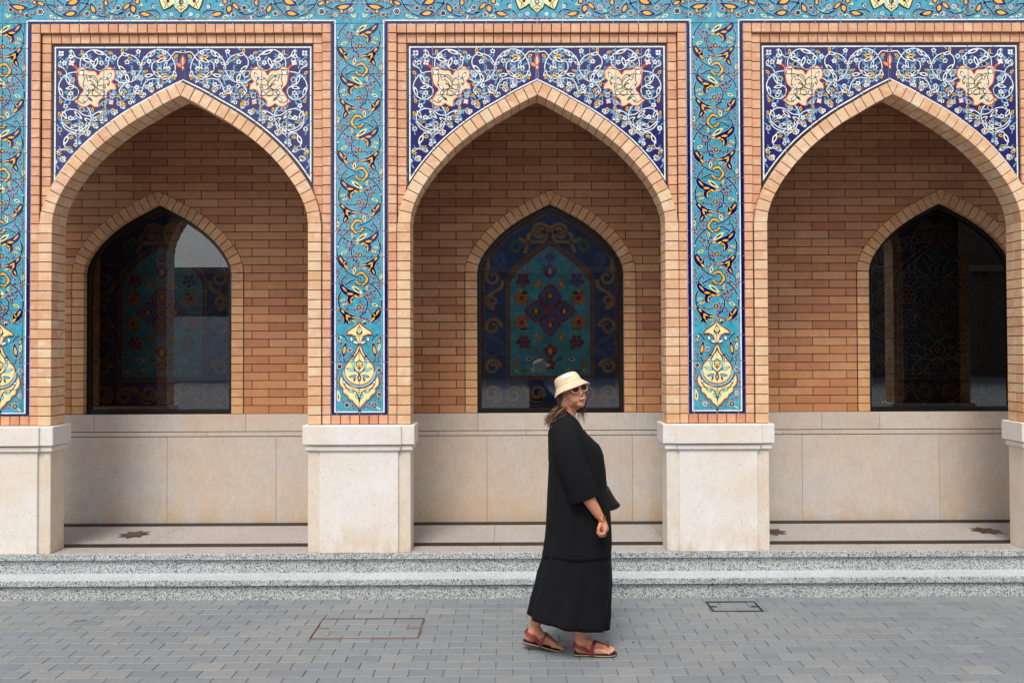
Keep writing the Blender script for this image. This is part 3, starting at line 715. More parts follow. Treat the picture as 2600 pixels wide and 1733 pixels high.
for a_ in ((380, 130, 80, 190, 90, .3), (560, 260, 50, 260, 90, .5), (850, -10, -10, 330, 120, -.3), (900, 215, -15, 320, 100, .2), (1500, 85, 10, 230, 80, .5), (1830, 130, -8, 400, 100, .7), (1950, 150, -55, 140, 70, -.3), (1700, -20, -70, 120, 70, 0), (1330, 230, 90, 80, 50, 0), (390, 270, 120, 90, 50, 0)): bigl(*a_)
for a_ in ((2110, 60, -110, 220, 110, .3), (2000, 215, 200, 320, 90, -.3), (2120, 20, -50, 260, 80, .2), (2040, 80, 120, 150, 90, 0), (1620, 350, 95, 90, 50, 0)): bigl(*a_, f=c3)
fs = [(160, 135, 55), (500, 150, 48), (740, 245, 58), (975, 140, 42), (1230, 145, 48), (1610, 210, 68), (1865, 275, 50), (2165, 170, 50), (300, -60, 60), (1100, -50, 60), (2010, -20, 50)]
for (x, y, r_) in fs:
    (px, pz), = fl([(x, y)]); fr.flower(px, pz, r_ * .136 * k6, 6, 'white', 8, 'maroon', dots='black', edge='black', pr=.42)
for (x, y, r_) in ((1755, 295, 45), (2150, 270, 52), (1495, 290, 38)):
    (px, pz), = fl([(x, y)], c3); fr.flower(px, pz, r_ * .136 * k6, 6, 'white', 8, 'maroon', dots='black', pr=.4)
for (x, y, r_) in ((1365, 260, 40), (1690, 115, 42)):
    (px, pz), = fl([(x, y)], c3); fr.flower(px, pz, r_ * .136 * k6, 8, 'white', 8, 'navy', pr=.34)
for (x, y, a, ln) in ((220, 170, -40, 90), (550, 320, 5, 100), (1440, 275, 205, 130), (1290, 325, 190, 80), (2160, 265, -40, 90), (270, 290, -60, 70), (430, 0, 60, 90), (2230, 320, 80, 80)):
    (px, pz), = fl([(x, y)]); fr.leaf(px, pz, R(a), ln * .136 * k6, ln * .055 * k6, 'cream', 6, edge='aqua', inner='black', iw=.3)
for (x, y, a, ln) in ((1960, 310, 10, 120), (1900, 90, 20, 130), (2050, 310, 190, 100)):
    (px, pz), = fl([(x, y)], c3); fr.leaf(px, pz, R(a), ln * .136 * k6, ln * .055 * k6, 'cream', 6, edge='aqua', inner='black', iw=.3)
for pl in ([(0, 290), (120, 320), (230, 325), (350, 290)], [(420, 240), (500, 238)], [(820, 190), (910, 160)], [(840, 230), (845, 270), (820, 330)], [(1040, 140), (1110, 175), (1180, 160)], [(1470, 80), (1500, 150), (1480, 230)], [(1280, 110), (1360, 40), (1400, -30)],
           [(1680, 200), (1760, 260), (1820, 270)], [(1910, 270), (2000, 285), (2100, 330)], [(2060, 240), (2180, 150), (2260, 30)], [(40, 0), (50, 80), (100, 120)], [(240, 130), (280, 60), (270, 0)], [(520, 110), (560, 20), (600, -40)], [(1700, 20), (1850, 30), (1960, -10)], [(2000, 380), (2040, 362), (2100, 365)]):
    fr.sprig(fl(pl), 'maroon', 4, w=1.4 * k6, leaf=9 * k6, edge='aqua', every=9 * k6)
for pl in ([(1440, 320), (1350, 350), (1250, 330), (1184, 345)], [(1850, 300), (1900, 300)], [(1960, -20), (2000, 60)]):
    fr.sprig(fl(pl, c3), 'maroon', 4, w=1.4 * k6, leaf=9 * k6, edge='aqua', every=11 * k6)
for i in range(26):                  # green leaflets
    (px, pz), = bq((rs.uniform(60, 440), rs.uniform(-10, 44))); fr.leaf(px, pz, rs.uniform(0, 6.28), 8 * k6, 3.4 * k6, 'green', 3)
rose = [(1184, 262), (1235, 200), (1300, 165), (1335, 95), (1400, 140), (1520, 188), (1562, 110), (1585, 40), (1620, -60), (1650, -200), (1184, -260)]
fr.poly(fl(rose, c3), 'black', 11)
rose2 = [(1184, 240), (1230, 185), (1285, 148), (1330, 60), (1405, 118), (1508, 168), (1545, 100), (1565, 40), (1600, -60), (1630, -190), (1184, -250)]
fr.poly(fl(rose2, c3), 'cream', 12)
for pl in ([(1184, 240), (1184, 60)], [(1184, 90), (1240, 110), (1270, 150)], [(1340, 90), (1300, 50), (1290, 0)], [(1420, 120), (1450, 60), (1440, 0)], [(1490, 140), (1470, 60), (1520, 0)], [(1184, 190), (1215, 150), (1240, 160)]):
    fr.ribbon(fl(pl, c3), 1.5 * k6, 'black', 14)
(px, pz), = fl([(1430, 10)], c3); fr.disc(px, pz, 4.4 * k6, 'navy', 15, 8)
(px, pz), = fl([(1184, 30)], c3); fr.disc(px, pz, 6.5 * k6, 'navy', 15, 10); fr.disc(px, pz, 4.0 * k6, 'white', 16, 8)
(px, pz), = fl([(1184, 290)], c3); fr.disc(px, pz, 3.4 * k6, 'black', 11, 8)
(px, pz), = fl([(1285, 60)], c3); fr.disc(px, pz, 5 * k6, 'aqua', 15, 8)
fr.it = [it for it in fr.it if it[6] <= 3 or (it[0] > -.03 and it[1] < P / 2 + .03 and it[2] > Z_TOP + .026)]
up = [it for it in fr.it if it[6] > 3]              # the frieze goes on above, mirrored
zm = Z_TOP + .20
for it in up:
    q_ = [(p_[0], 2 * zm - p_[1]) for p_ in it[4]]
    if it[3] < zm: fr.it.append((it[0], it[1], 2 * zm - it[3], 2 * zm - it[2], q_, it[5], it[6]))
fr.mirror()
nf = 14; GFX = [-P / 2 + P * i / nf for i in range(nf + 1)]
GFZ = [Z_TOP, Z_TOP + .2, Z_TOP + .4]
FRIEZE_TILES = make_tiles(fr, GFX, GFZ)

# ------------------------------------------------------------------ ground
YR1, YR2, YN1, YN2 = -.0276, .124, -.050, .100
H1, HN = .151, .043
ground = MB(); ground.box(-60, 70, -60, 8, -.4, -.0075)
g = link('ground', ground.mesh('ground', M['joint_sand'])); g['kind'] = 'structure'

pave = link('pavement', None); pave['kind'] = 'structure'
PL, PD, PX0 = .2, .1, None
px_ref = 2.645 - .027            # a cross joint measured in the first row
pv_mesh = {}
def paver_mesh(x0, x1):
    key = round(x1 - x0, 3)
    if key not in pv_mesh:
        b = MB(); hw = (x1 - x0) / 2 - .0018; b.box(-hw, hw, -PD / 2 + .0016, PD / 2 - .0016, -.05, 0, c=.0028)
        pv_mesh[key] = b.mesh('paver', M['paver'])
    return pv_mesh[key]
near = []; rest = MB()
rp = random.Random(5)
for row in range(0, 62):
    yc = YR1 - .002 - PD * (row + .5)
    off = (.1 if row % 2 else 0)
    inview = row <= 15
    x_a, x_b = (-1.4, 9.2) if inview else (-3, 11)
    n0 = int((x_a - px_ref) / PL) - 1
    while True:
        xa = px_ref + off + n0 * PL
        if xa > x_b: break
        xc = xa + PL / 2
        d = -CY + yc
        vis = inview and abs(xc - CX) < (d * .695 + .1) and row >= 4 and row <= 14
        if vis: near.append((row, xc, yc))
        else:
            i0 = len(rest.v); dz = rp.gauss(0, .0006)
            if row < 4 or row > 14 or not inview or True:
                rest.box(xa + .0018, xa + PL - .0018, yc - PD / 2 + .0016, yc + PD / 2 - .0016, -.03, dz, c=.0028 if row < 20 else 0)
        n0 += 1
near.sort(key=lambda q: (-q[0], abs(q[1] - CX)))
for row, xc, yc in near[:300]:
    link('paver', paver_mesh(0, PL), pave, (xc, yc, rp.gauss(0, .0007)), (rp.gauss(0, .004), rp.gauss(0, .003), rp.gauss(0, .003)))
for row, xc, yc in near[300:]:
    rest.box(xc - PL / 2 + .0018, xc + PL / 2 - .0018, yc - PD / 2 + .0016, yc + PD / 2 - .0016, -.03, rp.gauss(0, .0006), c=.0028)
o = link('farther_pavers', rest.mesh('farther_pavers', M['paver'], fix=False), pave); o['kind'] = 'stuff'

# the rest of the court, too far behind the camera to tell the pavers apart
kk = NT('court_paving'); pp = kk.pos(); bt = kk.n('ShaderNodeTexBrick'); kk.l(pp, bt.inputs['Vector'])
bt.inputs['Scale'].default_value = 1; bt.inputs['Brick Width'].default_value = .2; bt.inputs['Row Height'].default_value = .1; bt.inputs['Mortar Size'].default_value = .003
bt.inputs['Color1'].default_value = lin(130, 134, 140); bt.inputs['Color2'].default_value = lin(146, 147, 148); bt.inputs['Mortar'].default_value = lin(90, 90, 90)
kk.l(bt.outputs[0], kk.b.inputs['Base Color']); kk.b.inputs['Roughness'].default_value = .7
ct = MB(); ct.box(-58, 68, -58, YR1 - .002 - PD * 62 - .003, -.007, -.001)
o = link('court', ct.mesh('court', kk.m)); o['kind'] = 'structure'

# two inspection covers set with pavers
rust = NT('rust'); p_ = rust.pos(); rust.l(rust.ramp(rust.noise(p_, 60, 4), [(.3, lin(92, 58, 46)), (.5, lin(128, 96, 82)), (.6, lin(120, 70, 54)), (.75, lin(58, 46, 42))]), rust.b.inputs['Base Color']); rust.b.inputs['Roughness'].default_value = .8
M['rust'] = rust.m; M['iron'] = plain('dark_iron', lin(34, 32, 32), .7, bumpamt=.2)
def cover(label, x0, x1, y0, y1, mat, w_, hl):
    t_ = thing('inspection_cover', label, 'manhole cover', ((x0 + x1) / 2, (y0 + y1) / 2, 0)); cx, cy = (x0 + x1) / 2, (y0 + y1) / 2
    hx, hy = (x1 - x0) / 2, (y1 - y0) / 2
    for a, b, c_, d in ((-hx, hx, -hy, -hy + w_), (-hx, hx, hy - w_, hy), (-hx, -hx + w_, -hy + w_, hy - w_), (hx - w_, hx, -hy + w_, hy - w_)):
        m_ = MB(); m_.box(a, b, c_, d, -.01, .0042, c=.001); link('frame_bar', m_.mesh('frame_bar', mat), t_)
    gapm = MB()
    g_ = .004
    for a, b, c_, d in ((-hx + w_, hx - w_, -hy + w_, -hy + w_ + g_), (-hx + w_, hx - w_, hy - w_ - g_, hy - w_), (-hx + w_, -hx + w_ + g_, -hy + w_ + g_, hy - w_ - g_), (hx - w_ - g_, hx - w_, -hy + w_ + g_, hy - w_ - g_)):
        gapm.box(a, b, c_, d, -.01, .0032)
    link('seal_gap', gapm.mesh('seal_gap', M['iron']), t_)
    for s_ in (-1, 1):
        m_ = MB(); m_.box(min(s_ * (hx - w_), s_ * (hx - hl)), max(s_ * (hx - w_), s_ * (hx - hl)), -.009, .009, -.01, .0045, c=.003)
        link('lifting_slot', m_.mesh('lifting_slot', mat), t_)
cover('large paved manhole cover with a rusty rectangular frame, left of the woman', 2.509, 3.213, -.783, -.424, M['rust'], .0055, .085)
cover('small paved manhole cover with black iron frame close to the step', 5.228, 5.59, -.325, -.119, M['iron'], .010, .06)

# ------------------------------------------------------------------ granite steps
XA, XB = -4.2, 11.8
st = thing('granite_steps', 'two speckled grey granite steps running along the foot of the arcade', 'steps', (CX, 0, 0))
def slabs(parent, name, mat, y0, y1, z0, z1, joints, c=.003, x0=XA, x1=XB, ox=CX):
    xs = [x0] + [j_ for j_ in joints if x0 < j_ < x1] + [x1]
    for a, b in zip(xs, xs[1:]):
        m_ = MB(); m_.box(-(b - a) / 2 + .0012, (b - a) / 2 - .0012, y0, y1, z0, z1, c=c)
        link(name, m_.mesh(name, mat), parent, ((a + b) / 2 - ox, 0, 0), (0, 0, random.gauss(0, .0002)))
jt = lambda s_, d: [s_ + d * i for i in range(-8, 9)]
slabs(st, 'riser', M['granite'], YR1, .12, -.01, H1 - HN - .0055, jt(2.55, 1.38))
slabs(st, 'tread', M['granite'], YN1, YR2 + .02, H1 - HN, H1, jt(2.66, 1.4))
slabs(st, 'riser', M['granite'], YR2, .2, H1 - .001, Z_FLOOR - .047 - .0055, jt(2.62, 1.36))
jb = MB(); jb.box(XA - CX, XB - CX, YR1 + .006, .118, .05, H1 - HN - .0002); jb.box(XA - CX, XB - CX, YR2 + .006, .165, H1 + .02, Z_FLOOR - .0472); link('nosing_shadow', jb.mesh('nosing_shadow', M['iron']), st)  # dark filler painting the shadow line under each nosing
tp = MB(); tp.box(XA - CX, XB - CX, YN1 + .004, YR2 + .018, H1 + .0008, H1 + .0016); link('honed_tread_top', tp.mesh('honed_tread_top', M['granite_tread']), st)
slabs(st, 'tread', M['granite'], YN2, .17, Z_FLOOR - .047, Z_FLOOR - .001, jt(2.86, 1.4))

# gallery floor
fl_ = link('floor', None); fl_['kind'] = 'structure'
slabs(fl_, 'floor_slab', M['granite_floor'], YN2 + .003, .291, Z_FLOOR - .04, Z_FLOOR + .0004, jt(2.33, 1.4), c=.0006, ox=0)
slabs(fl_, 'marble_strip', M['strip'], .292, .397, Z_FLOOR - .04, Z_FLOOR + .0006, jt(2.4, 1.9), c=.0006, ox=0)
xs = [XA] + [.95 + 1.373 * i for i in range(-3, 8)] + [XB]
slabs(fl_, 'floor_slab', M['granite_floor'], .398, .972, Z_FLOOR - .04, Z_FLOOR, jt(2.3, 1.373), c=.0006, ox=0)
slabs(fl_, 'marble_strip', M['strip'], .973, 1.088, Z_FLOOR - .04, Z_FLOOR + .0006, jt(2.35, 1.9), c=.0006, ox=0)
star = MB(); n8 = 16
pts = [(.137 * (1 if i % 2 == 0 else .62) * math.cos(6.2832 * i / n8), .137 * (1 if i % 2 == 0 else .62) * math.sin(6.2832 * i / n8), 0) for i in range(n8)]
for i in range(n8): star.face([(0, 0, 0), pts[i], pts[(i + 1) % n8]])
sm = star.mesh('star_inlay', M['inlay'])
for x_ in (.66, 4.22, 6.0, 7.81): link('star_inlay', sm, fl_, (x_, .69, Z_FLOOR + .003))

# ------------------------------------------------------------------ tiled pillars
def rect(x0, x1, z0, z1): return [(x0 + J, z0 + J), (x1 - J, z0 + J), (x1 - J, z1 - J), (x0 + J, z1 - J)]
def pillar(i, label):
    x = pier_x(i)
    t_ = thing('tiled_pillar', label, 'pillar', (x, 0, 0), 'tiled brick pillars of the arcade')
    b = MB()
    hw = .392
    b.box(-hw, hw, .115, Y_BACK, Z_FLOOR, 1.075, c=.004)
    link('pedestal_shaft', b.mesh('pedestal_shaft', M['marble_warm']), t_)
    b = MB(); b.box(-.300, .300, .099, .1148, Z_FLOOR + .0005, 1.0745, c=.0035); link('pedestal_panel', b.mesh('pedestal_panel', M['marble']), t_)
    b = MB()
    b.box(-.400, .400, .107, Y_BACK + .008, 1.0752, 1.083, c=.002); b.box(-.409, .409, .098, Y_BACK + .017, 1.0835, 1.119, c=.003)
    b.box(-.315, .315, .084, .0978, 1.0835, 1.119, c=.003); b.box(-.308, .308, .092, .1068, 1.0752, 1.083, c=.0015); b.box(-.402, .402, .105, Y_BACK + .01, 1.1195, 1.1265, c=.001)
    link('pedestal_moulding', b.mesh('pedestal_moulding', M['marble']), t_)
    b = MB(); b.box(-.426, .426, .082, Y_BACK + .034, 1.127, Z_BRICK - .0022, c=.005); link('pedestal_cap', b.mesh('pedestal_cap', M['marble']), t_)
    b = MB(); b.box(-.328, .328, .067, .0818, 1.127, Z_BRICK - .003, c=.005); link('pedestal_cap_block', b.mesh('pedestal_cap_block', M['marble']), t_)
    # core of mortar behind the facing
    b = MB(); b.box(-.2875, .2875, Y_FACE + .012, Y_BACK - .006, Z_BRICK - .001, Z_TOP + .001)
    b.box(-PH + .005, -.2885, Y_ARCH + .007, Y_BACK - .006, Z_BRICK - .001, Z_SPR); b.box(.2885, PH - .005, Y_ARCH + .007, Y_BACK - .006, Z_BRICK - .001, Z_SPR)
    link('mortar_core', b.mesh('mortar_core', M['mortar_front']), t_)
    for k_ in range(42):
        za, zb = Z_BRICK + k_ * CRS, Z_BRICK + (k_ + 1) * CRS
        for s_ in (-1, 1):
            a, c_ = sorted((s_ * TH, s_ * .288)); brick(t_, rect(a, c_, za, zb), Y_FACE, Y_FACE + .09, M['brick_frame'])
            if k_ < 21:
                a, c_ = sorted((s_ * .288, s_ * PH)); pl = rect(a, c_, za, zb)
                if s_ < 0: pl = [(-PH, pl[0][1]), pl[1], pl[2], (-PH, pl[3][1])]
                else: pl = [pl[0], (PH, pl[1][1]), (PH, pl[2][1]), pl[3]]
                brick(t_, pl, Y_ARCH, Y_ARCH + .0885, M['brick_jamb'], .0008)
                brick(t_, pl, Y_ARCH + .0915, Y_BACK, M['brick_jamb'], .0008)
    n6 = 6
    for q_ in range(n6):
        a = -TH + 2 * TH * q_ / n6; brick(t_, rect(a, a + 2 * TH / n6, Z_BRICK, Z_TILE - .001), Y_FACE, Y_FACE + .09, M['brick_sill'])
    b = MB(); b.box(-TH, TH, Y_FACE + .006, Y_FACE + .0125, Z_TILE - .001, Z_TOP); link('grout_bed', b.mesh('grout_bed', M['grout']), t_)
    for cx, cz, me in STRIP_TILES: link('tile', me, t_, (cx, Y_FACE + random.uniform(-.0003, .0003), cz), (random.gauss(0, .0028), 0, random.gauss(0, .0034)))
    return t_
pillar(0, 'brick pillar with a turquoise tile strip cut off by the left edge of the photo')
pillar(1, 'tiled brick pillar between the left and the middle arch')
pillar(2, 'tiled brick pillar between the middle and the right arch')
pillar(3, 'marble and brick pillar of which only a sliver shows at the right edge')

# ------------------------------------------------------------------ pointed arches with their brick frame and tile spandrels
NV_ = 19
def arch(i, label):
    x = bay_x(i)
    t_ = thing('pointed_arch', label, 'arch', (x, 0, Z_SPR), 'pointed brick arches'); dz = Z_SPR
    # voussoirs
    qs = [AR.len * k_ / NV_ for k_ in range(NV_ + 1)]
    def vq(q0, q1, s_):
        (a, na), (b, nb) = AR.at(max(0, q0) + (.0028 if q0 > 0 else .0028)), AR.at(q1 - (.0028 if q1 < AR.len else 0))
        pl = [(a[0], a[1]), (b[0], b[1]), (b[0] + nb[0] * VW, b[1] + nb[1] * VW), (a[0] + na[0] * VW, a[1] + na[1] * VW)]
        return [(s_ * p_[0], p_[1] - dz) for p_ in pl]
    for s_ in (-1, 1):
        for k_ in range(NV_):
            pl = vq(qs[k_], qs[k_ + 1], s_)
            brick(t_, pl, Y_ARCH, Y_ARCH + .0885, M['brick_jamb'], .0012); brick(t_, pl, Y_ARCH + .0915, Y_BACK, M['brick_jamb'], .0008)
    a0, n0 = AR.at(0.0001); top = AR.off(VW)[0][1]
    key = [(0, a0[1] + .003 - dz), (n0[0] * VW - .003, a0[1] + n0[1] * VW - dz), (0, top - dz), (-n0[0] * VW + .003, a0[1] + n0[1] * VW - dz)]
    brick(t_, key, Y_ARCH, Y_BACK, M['brick_jamb'], .0005, c=.0015)
    # masonry behind: a plate with the opening cut out
    b = MB(); xm = P / 2 - .2878; n_ = 60; zt = Z_TOP + .001
    for k_ in range(n_):
        xa, xb = -xm + 2 * xm * k_ / n_, -xm + 2 * xm * (k_ + 1) / n_
        def zz(v):
            z_ = AR.z_at(v, .006) if abs(v) < HO + .005 else Z_SPR
            return z_ if z_ is not None else Z_SPR
        za, zb = zz(xa) - dz, zz(xb) - dz
        for yy, flip in ((Y_PANEL + .010, False), (Y_BACK - .006, True)):
            q_ = [(xa, yy, za), (xb, yy, zb), (xb, yy, zt - dz), (xa, yy, zt - dz)]; b.face(q_[::-1] if flip else q_)
        b.face([(xa, Y_PANEL + .01, za), (xa, Y_BACK - .006, za), (xb, Y_BACK - .006, zb), (xb, Y_PANEL + .01, zb)])
    link('mortar_core', b.mesh('mortar_core', M['mortar_front'], fix=False), t_)
    # mortar between the voussoirs
    b = MB(); m_ = 60
    for s_ in (-1, 1):
        for k_ in range(m_):
            (a, na), (c_, nc) = AR.at(AR.len * k_ / m_ + 1e-4), AR.at(AR.len * (k_ + 1) / m_)
            A_ = (s_ * (a[0] + na[0] * .005), a[1] + na[1] * .005 - dz); B_ = (s_ * (c_[0] + nc[0] * .005), c_[1] + nc[1] * .005 - dz)
            C_ = (s_ * (c_[0] + nc[0] * (VW - .003)), c_[1] + nc[1] * (VW - .003) - dz); D_ = (s_ * (a[0] + na[0] * (VW - .003)), a[1] + na[1] * (VW - .003) - dz)
            b.face([(q_[0], Y_ARCH + .008, q_[1]) for q_ in (A_, B_, C_, D_)])
            b.face([(A_[0], Y_ARCH + .008, A_[1]), (B_[0], Y_ARCH + .008, B_[1]), (B_[0], Y_BACK - .003, B_[1]), (A_[0], Y_BACK - .003, A_[1])])
    link('mortar_joints', b.mesh('mortar_joints', M['mortar_front'], fix=False), t_)
    # inner brick frame: upright columns cut by the arch, then the two flat rows
    xi, xo = PW, P / 2 - .288
    for k_ in range(21, 41):
        za, zb = Z_BRICK + k_ * CRS, Z_BRICK + (k_ + 1) * CRS
        ea, eb = AR.x_at(za + J, VW) + .004, AR.x_at(zb - J, VW) + .004
        for s_ in (-1, 1):
            la, lb = max(xi + J, ea), max(xi + J, eb)
            if lb > xo - J - .006: continue
            la = min(la, xo - J - .002)
            pl = [(s_ * la, za + J - dz), (s_ * (xo - J), za + J - dz), (s_ * (xo - J), zb - J - dz), (s_ * lb, zb - J - dz)]
            brick(t_, pl, Y_FRAME, Y_FRAME + .09, M['brick_frame'])
    nb_ = 29
    for q_ in range(nb_):
        a = -xo + 2 * xo * q_ / nb_; brick(t_, [(v, z_ - dz) for v, z_ in rect(a, a + 2 * xo / nb_, Z_TOP - CRS, Z_TOP)], Y_FACE, Y_FACE + .09, M['brick_frame'])
    nb_ = 27
    for q_ in range(nb_):
        a = -xi + 2 * xi * q_ / nb_; brick(t_, [(v, z_ - dz) for v, z_ in rect(a, a + 2 * xi / nb_, Z_TOP - 2 * CRS, Z_TOP - CRS)], Y_FRAME, Y_FRAME + .09, M['brick_frame'])
    for cx, cz, me in SPAN_TILES: link('tile', me, t_, (cx, Y_PANEL + random.uniform(-.0003, .0003), cz - dz), (random.gauss(0, .0026), 0, random.gauss(0, .0032)))
    b = MB(); n_ = 60
    for k_ in range(n_):
        xa, xb = -PW + 2 * PW * k_ / n_, -PW + 2 * PW * (k_ + 1) / n_; za, zb = AR.z_at(xa, VW + .001), AR.z_at(xb, VW + .001)
        if za is None or zb is None: continue
        b.face([(xa, Y_PANEL + .006, za - dz), (xb, Y_PANEL + .006, zb - dz), (xb, Y_PANEL + .006, PT - dz), (xa, Y_PANEL + .006, PT - dz)])
    link('grout_bed', b.mesh('grout_bed', M['grout'], fix=False), t_)
    return t_
for i, lb in enumerate(('left pointed brick arch with dark blue tile spandrels', 'middle pointed brick arch with dark blue tile spandrels, behind and above the woman', 'right pointed brick arch with dark blue tile spandrels, cut by the right edge')):
    arch(i, lb)

# ------------------------------------------------------------------ frieze, upper wall and what closes the gallery
ft = thing('tiled_frieze', 'turquoise floral tile frieze across the top of the arcade', 'tile frieze', (CX, 0, Z_TOP))
for i in range(-1, 4):
    for cx, cz, me in FRIEZE_TILES:
        if i in (-1, 3) and abs(bay_x(i) + cx - CX) > 4.6: continue
        if cz > Z_TOP + .2 and True:
            link('tile', me, ft, (bay_x(i) + cx - CX, Y_FACE, cz - Z_TOP), (random.gauss(0, .0028), 0, random.gauss(0, .0034)))
        else: link('tile', me, ft, (bay_x(i) + cx - CX, Y_FACE + random.uniform(-.0003, .0003), cz - Z_TOP), (random.gauss(0, .0028), 0, random.gauss(0, .0034)))
b = MB(); b.box(-4.6, 4.6, Y_FACE + .006, Y_FACE + .0125, .0005, .4); link('grout_bed', b.mesh('grout_bed', M['grout']), ft)

bt_ = MB()
bt_.box(XA, XB, Y_FACE + .014, Y_BACK - .002, Z_TOP + .0012, 5.6)          # wall over the arches
bt_.box(XA, XB, Y_FACE - .03, Y_FACE + .0138, Z_TOP + .402, 5.6)
bt_.box(XA, XB, Y_BACK - .001, 1.6, 4.05, 4.35)                             # gallery ceiling
bt_.box(XA, pier_x(0) - PH - 1.6, .12, .29, Z_FLOOR, Z_TOP + .001)          # arcade goes on as plain masonry outside the picture
bt_.box(pier_x(3) + PH + 1.6, XB, .12, .29, Z_FLOOR, Z_TOP + .001)
bt_.box(XA, XB, 1.25, 1.6, 0, 4.35)
bt_.box(XA - .2, XA, .1, 1.6, 0, 5.6); bt_.box(XB, XB + .2, .1, 1.6, 0, 5.6)
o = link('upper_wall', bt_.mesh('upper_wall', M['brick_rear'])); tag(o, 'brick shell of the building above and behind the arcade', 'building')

# ------------------------------------------------------------------ rear wall: bricks, marble plinth
YW, YPL = 1.105, 1.088
ZP = 1.273; RC = .0741
WH, WZ0, WSP, WAP = .660, ZP, ZP + 17 * RC, 3.150
WX = [.655, 4.175, 7.700]
sc_ = WH / HO; sz_ = (WAP - WSP) / (fz(3.759) - Z_SPR)
WA = Arch([(x_ * sc_, WSP + (z_ - Z_SPR) * sz_) for x_, z_ in ARC])
SW = .108
rw = thing('rear_wall', 'shaded orange brick wall at the back of the gallery', 'wall', (CX, YW, 0))
fieldb = MB()
xs_ = sorted([XA, XB] + [wx + s_ * (WH + .02) * q_ / 30 for wx in WX for s_ in (-1, 1) for q_ in range(31)])
for xa, xb in zip(xs_, xs_[1:]):
    if xb - xa < 1e-6: continue
    zl = []
    for v in (xa, xb):
        m_ = (xa + xb) / 2; wn = [wx for wx in WX if abs(m_ - wx) < WH + .02]
        zl.append((WA.z_at(min(abs(v - wn[0]), WH + .02), .03) or WSP) if wn else ZP - .3)
    fieldb.face([(xa - CX, .007, zl[0]), (xb - CX, .007, zl[1]), (xb - CX, .007, 4.35), (xa - CX, .007, 4.35)])
link('mortar_bed', fieldb.mesh('mortar_bed', M['mortar'], fix=False), rw)
cand = []
BLN = .305
for r_ in range(0, 42):
    za, zb = ZP + r_ * RC, ZP + (r_ + 1) * RC
    off = .1525 * (r_ % 2)
    n0 = -30
    for n0 in range(-28, 30):
        a = 3.48 + off + n0 * BLN; c_ = a + BLN
        if c_ < -.6 or a > 8.5: continue
        segs = [[(a + J, za + J), (c_ - J, za + J), (c_ - J, zb - J), (a + J, zb - J)]]
        for wx in WX:
            if za >= WA.off(SW)[0][1] or a > wx + 1.2 or c_ < wx - 1.2: continue
            eb, et = WA.x_at(za, SW) + .0045, WA.x_at(zb, SW) + .0045
            new = []
            for pl in segs:
                for s_ in (-1, 1):
                    # keep what lies outside the line from (wx + s eb, za) to (wx + s et, zb)
                    f = lambda p_: (p_[0] - (wx + s_ * (eb + (et - eb) * (p_[1] - za) / RC))) * s_
                    out = []
                    for q_ in range(len(pl)):
                        p0, p1 = pl[q_ - 1], pl[q_]; f0, f1 = f(p0), f(p1)
                        if (f0 >= 0) != (f1 >= 0): t_ = f0 / (f0 - f1); out.append((p0[0] + (p1[0] - p0[0]) * t_, p0[1] + (p1[1] - p0[1]) * t_))
                        if f1 >= 0: out.append(p1)
                    if len(out) > 2: new.append(out)
            segs = new
        for poly in segs:
            if max(p_[0] for p_ in poly) - min(p_[0] for p_ in poly) < .012: continue
            xc = sum(p_[0] for p_ in poly) / len(poly); zc = (za + zb) / 2
            # is it seen through one of the three openings?
            f_ = (Y_ARCH - CY) / (YW - CY); px_, pz_ = CX + (xc - CX) * f_, CZ + (zc - CZ) * f_
            vis = False
            for i in range(3):
                dx = abs(px_ - bay_x(i)); zt = AR.z_at(dx) if dx < HO else None
                if dx < HO + .03 and (pz_ < Z_SPR or (zt is not None and pz_ < zt + .05)): vis = True
            d_ = abs(xc - CX)
            cand.append((0 if vis else 1, d_, poly))
cand.sort(key=lambda q: (q[0], q[1]))
stuff = MB()
for n_, (v, d_, poly) in enumerate(cand):
    pl = [(p_[0] - CX, p_[1]) for p_ in poly]
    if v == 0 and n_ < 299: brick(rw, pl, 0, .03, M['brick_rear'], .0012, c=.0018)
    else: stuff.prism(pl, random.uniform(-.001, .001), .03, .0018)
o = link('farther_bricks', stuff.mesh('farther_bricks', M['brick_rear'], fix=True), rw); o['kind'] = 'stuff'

pt_ = thing('marble_plinth', 'pinkish cream marble dado with two fine grooves below the windows', 'marble dado', (CX, YPL, 0))
js = [-3.4, -2.0, -.6, .95 - .2, 1.72, 2.9 - .08, 3.6, 4.9, 5.9, 6.42, 7.65, 8.9, 10.3]
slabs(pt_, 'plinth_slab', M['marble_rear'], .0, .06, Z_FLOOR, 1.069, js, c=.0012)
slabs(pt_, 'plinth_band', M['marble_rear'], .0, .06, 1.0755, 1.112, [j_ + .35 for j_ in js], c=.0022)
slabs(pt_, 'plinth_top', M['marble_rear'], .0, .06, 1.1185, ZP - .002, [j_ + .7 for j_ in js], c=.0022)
b = MB(); b.box(XA - CX, XB - CX, .011, .06, 1.05, 1.13); link('groove_bed', b.mesh('groove_bed', M['mortar']), pt_)

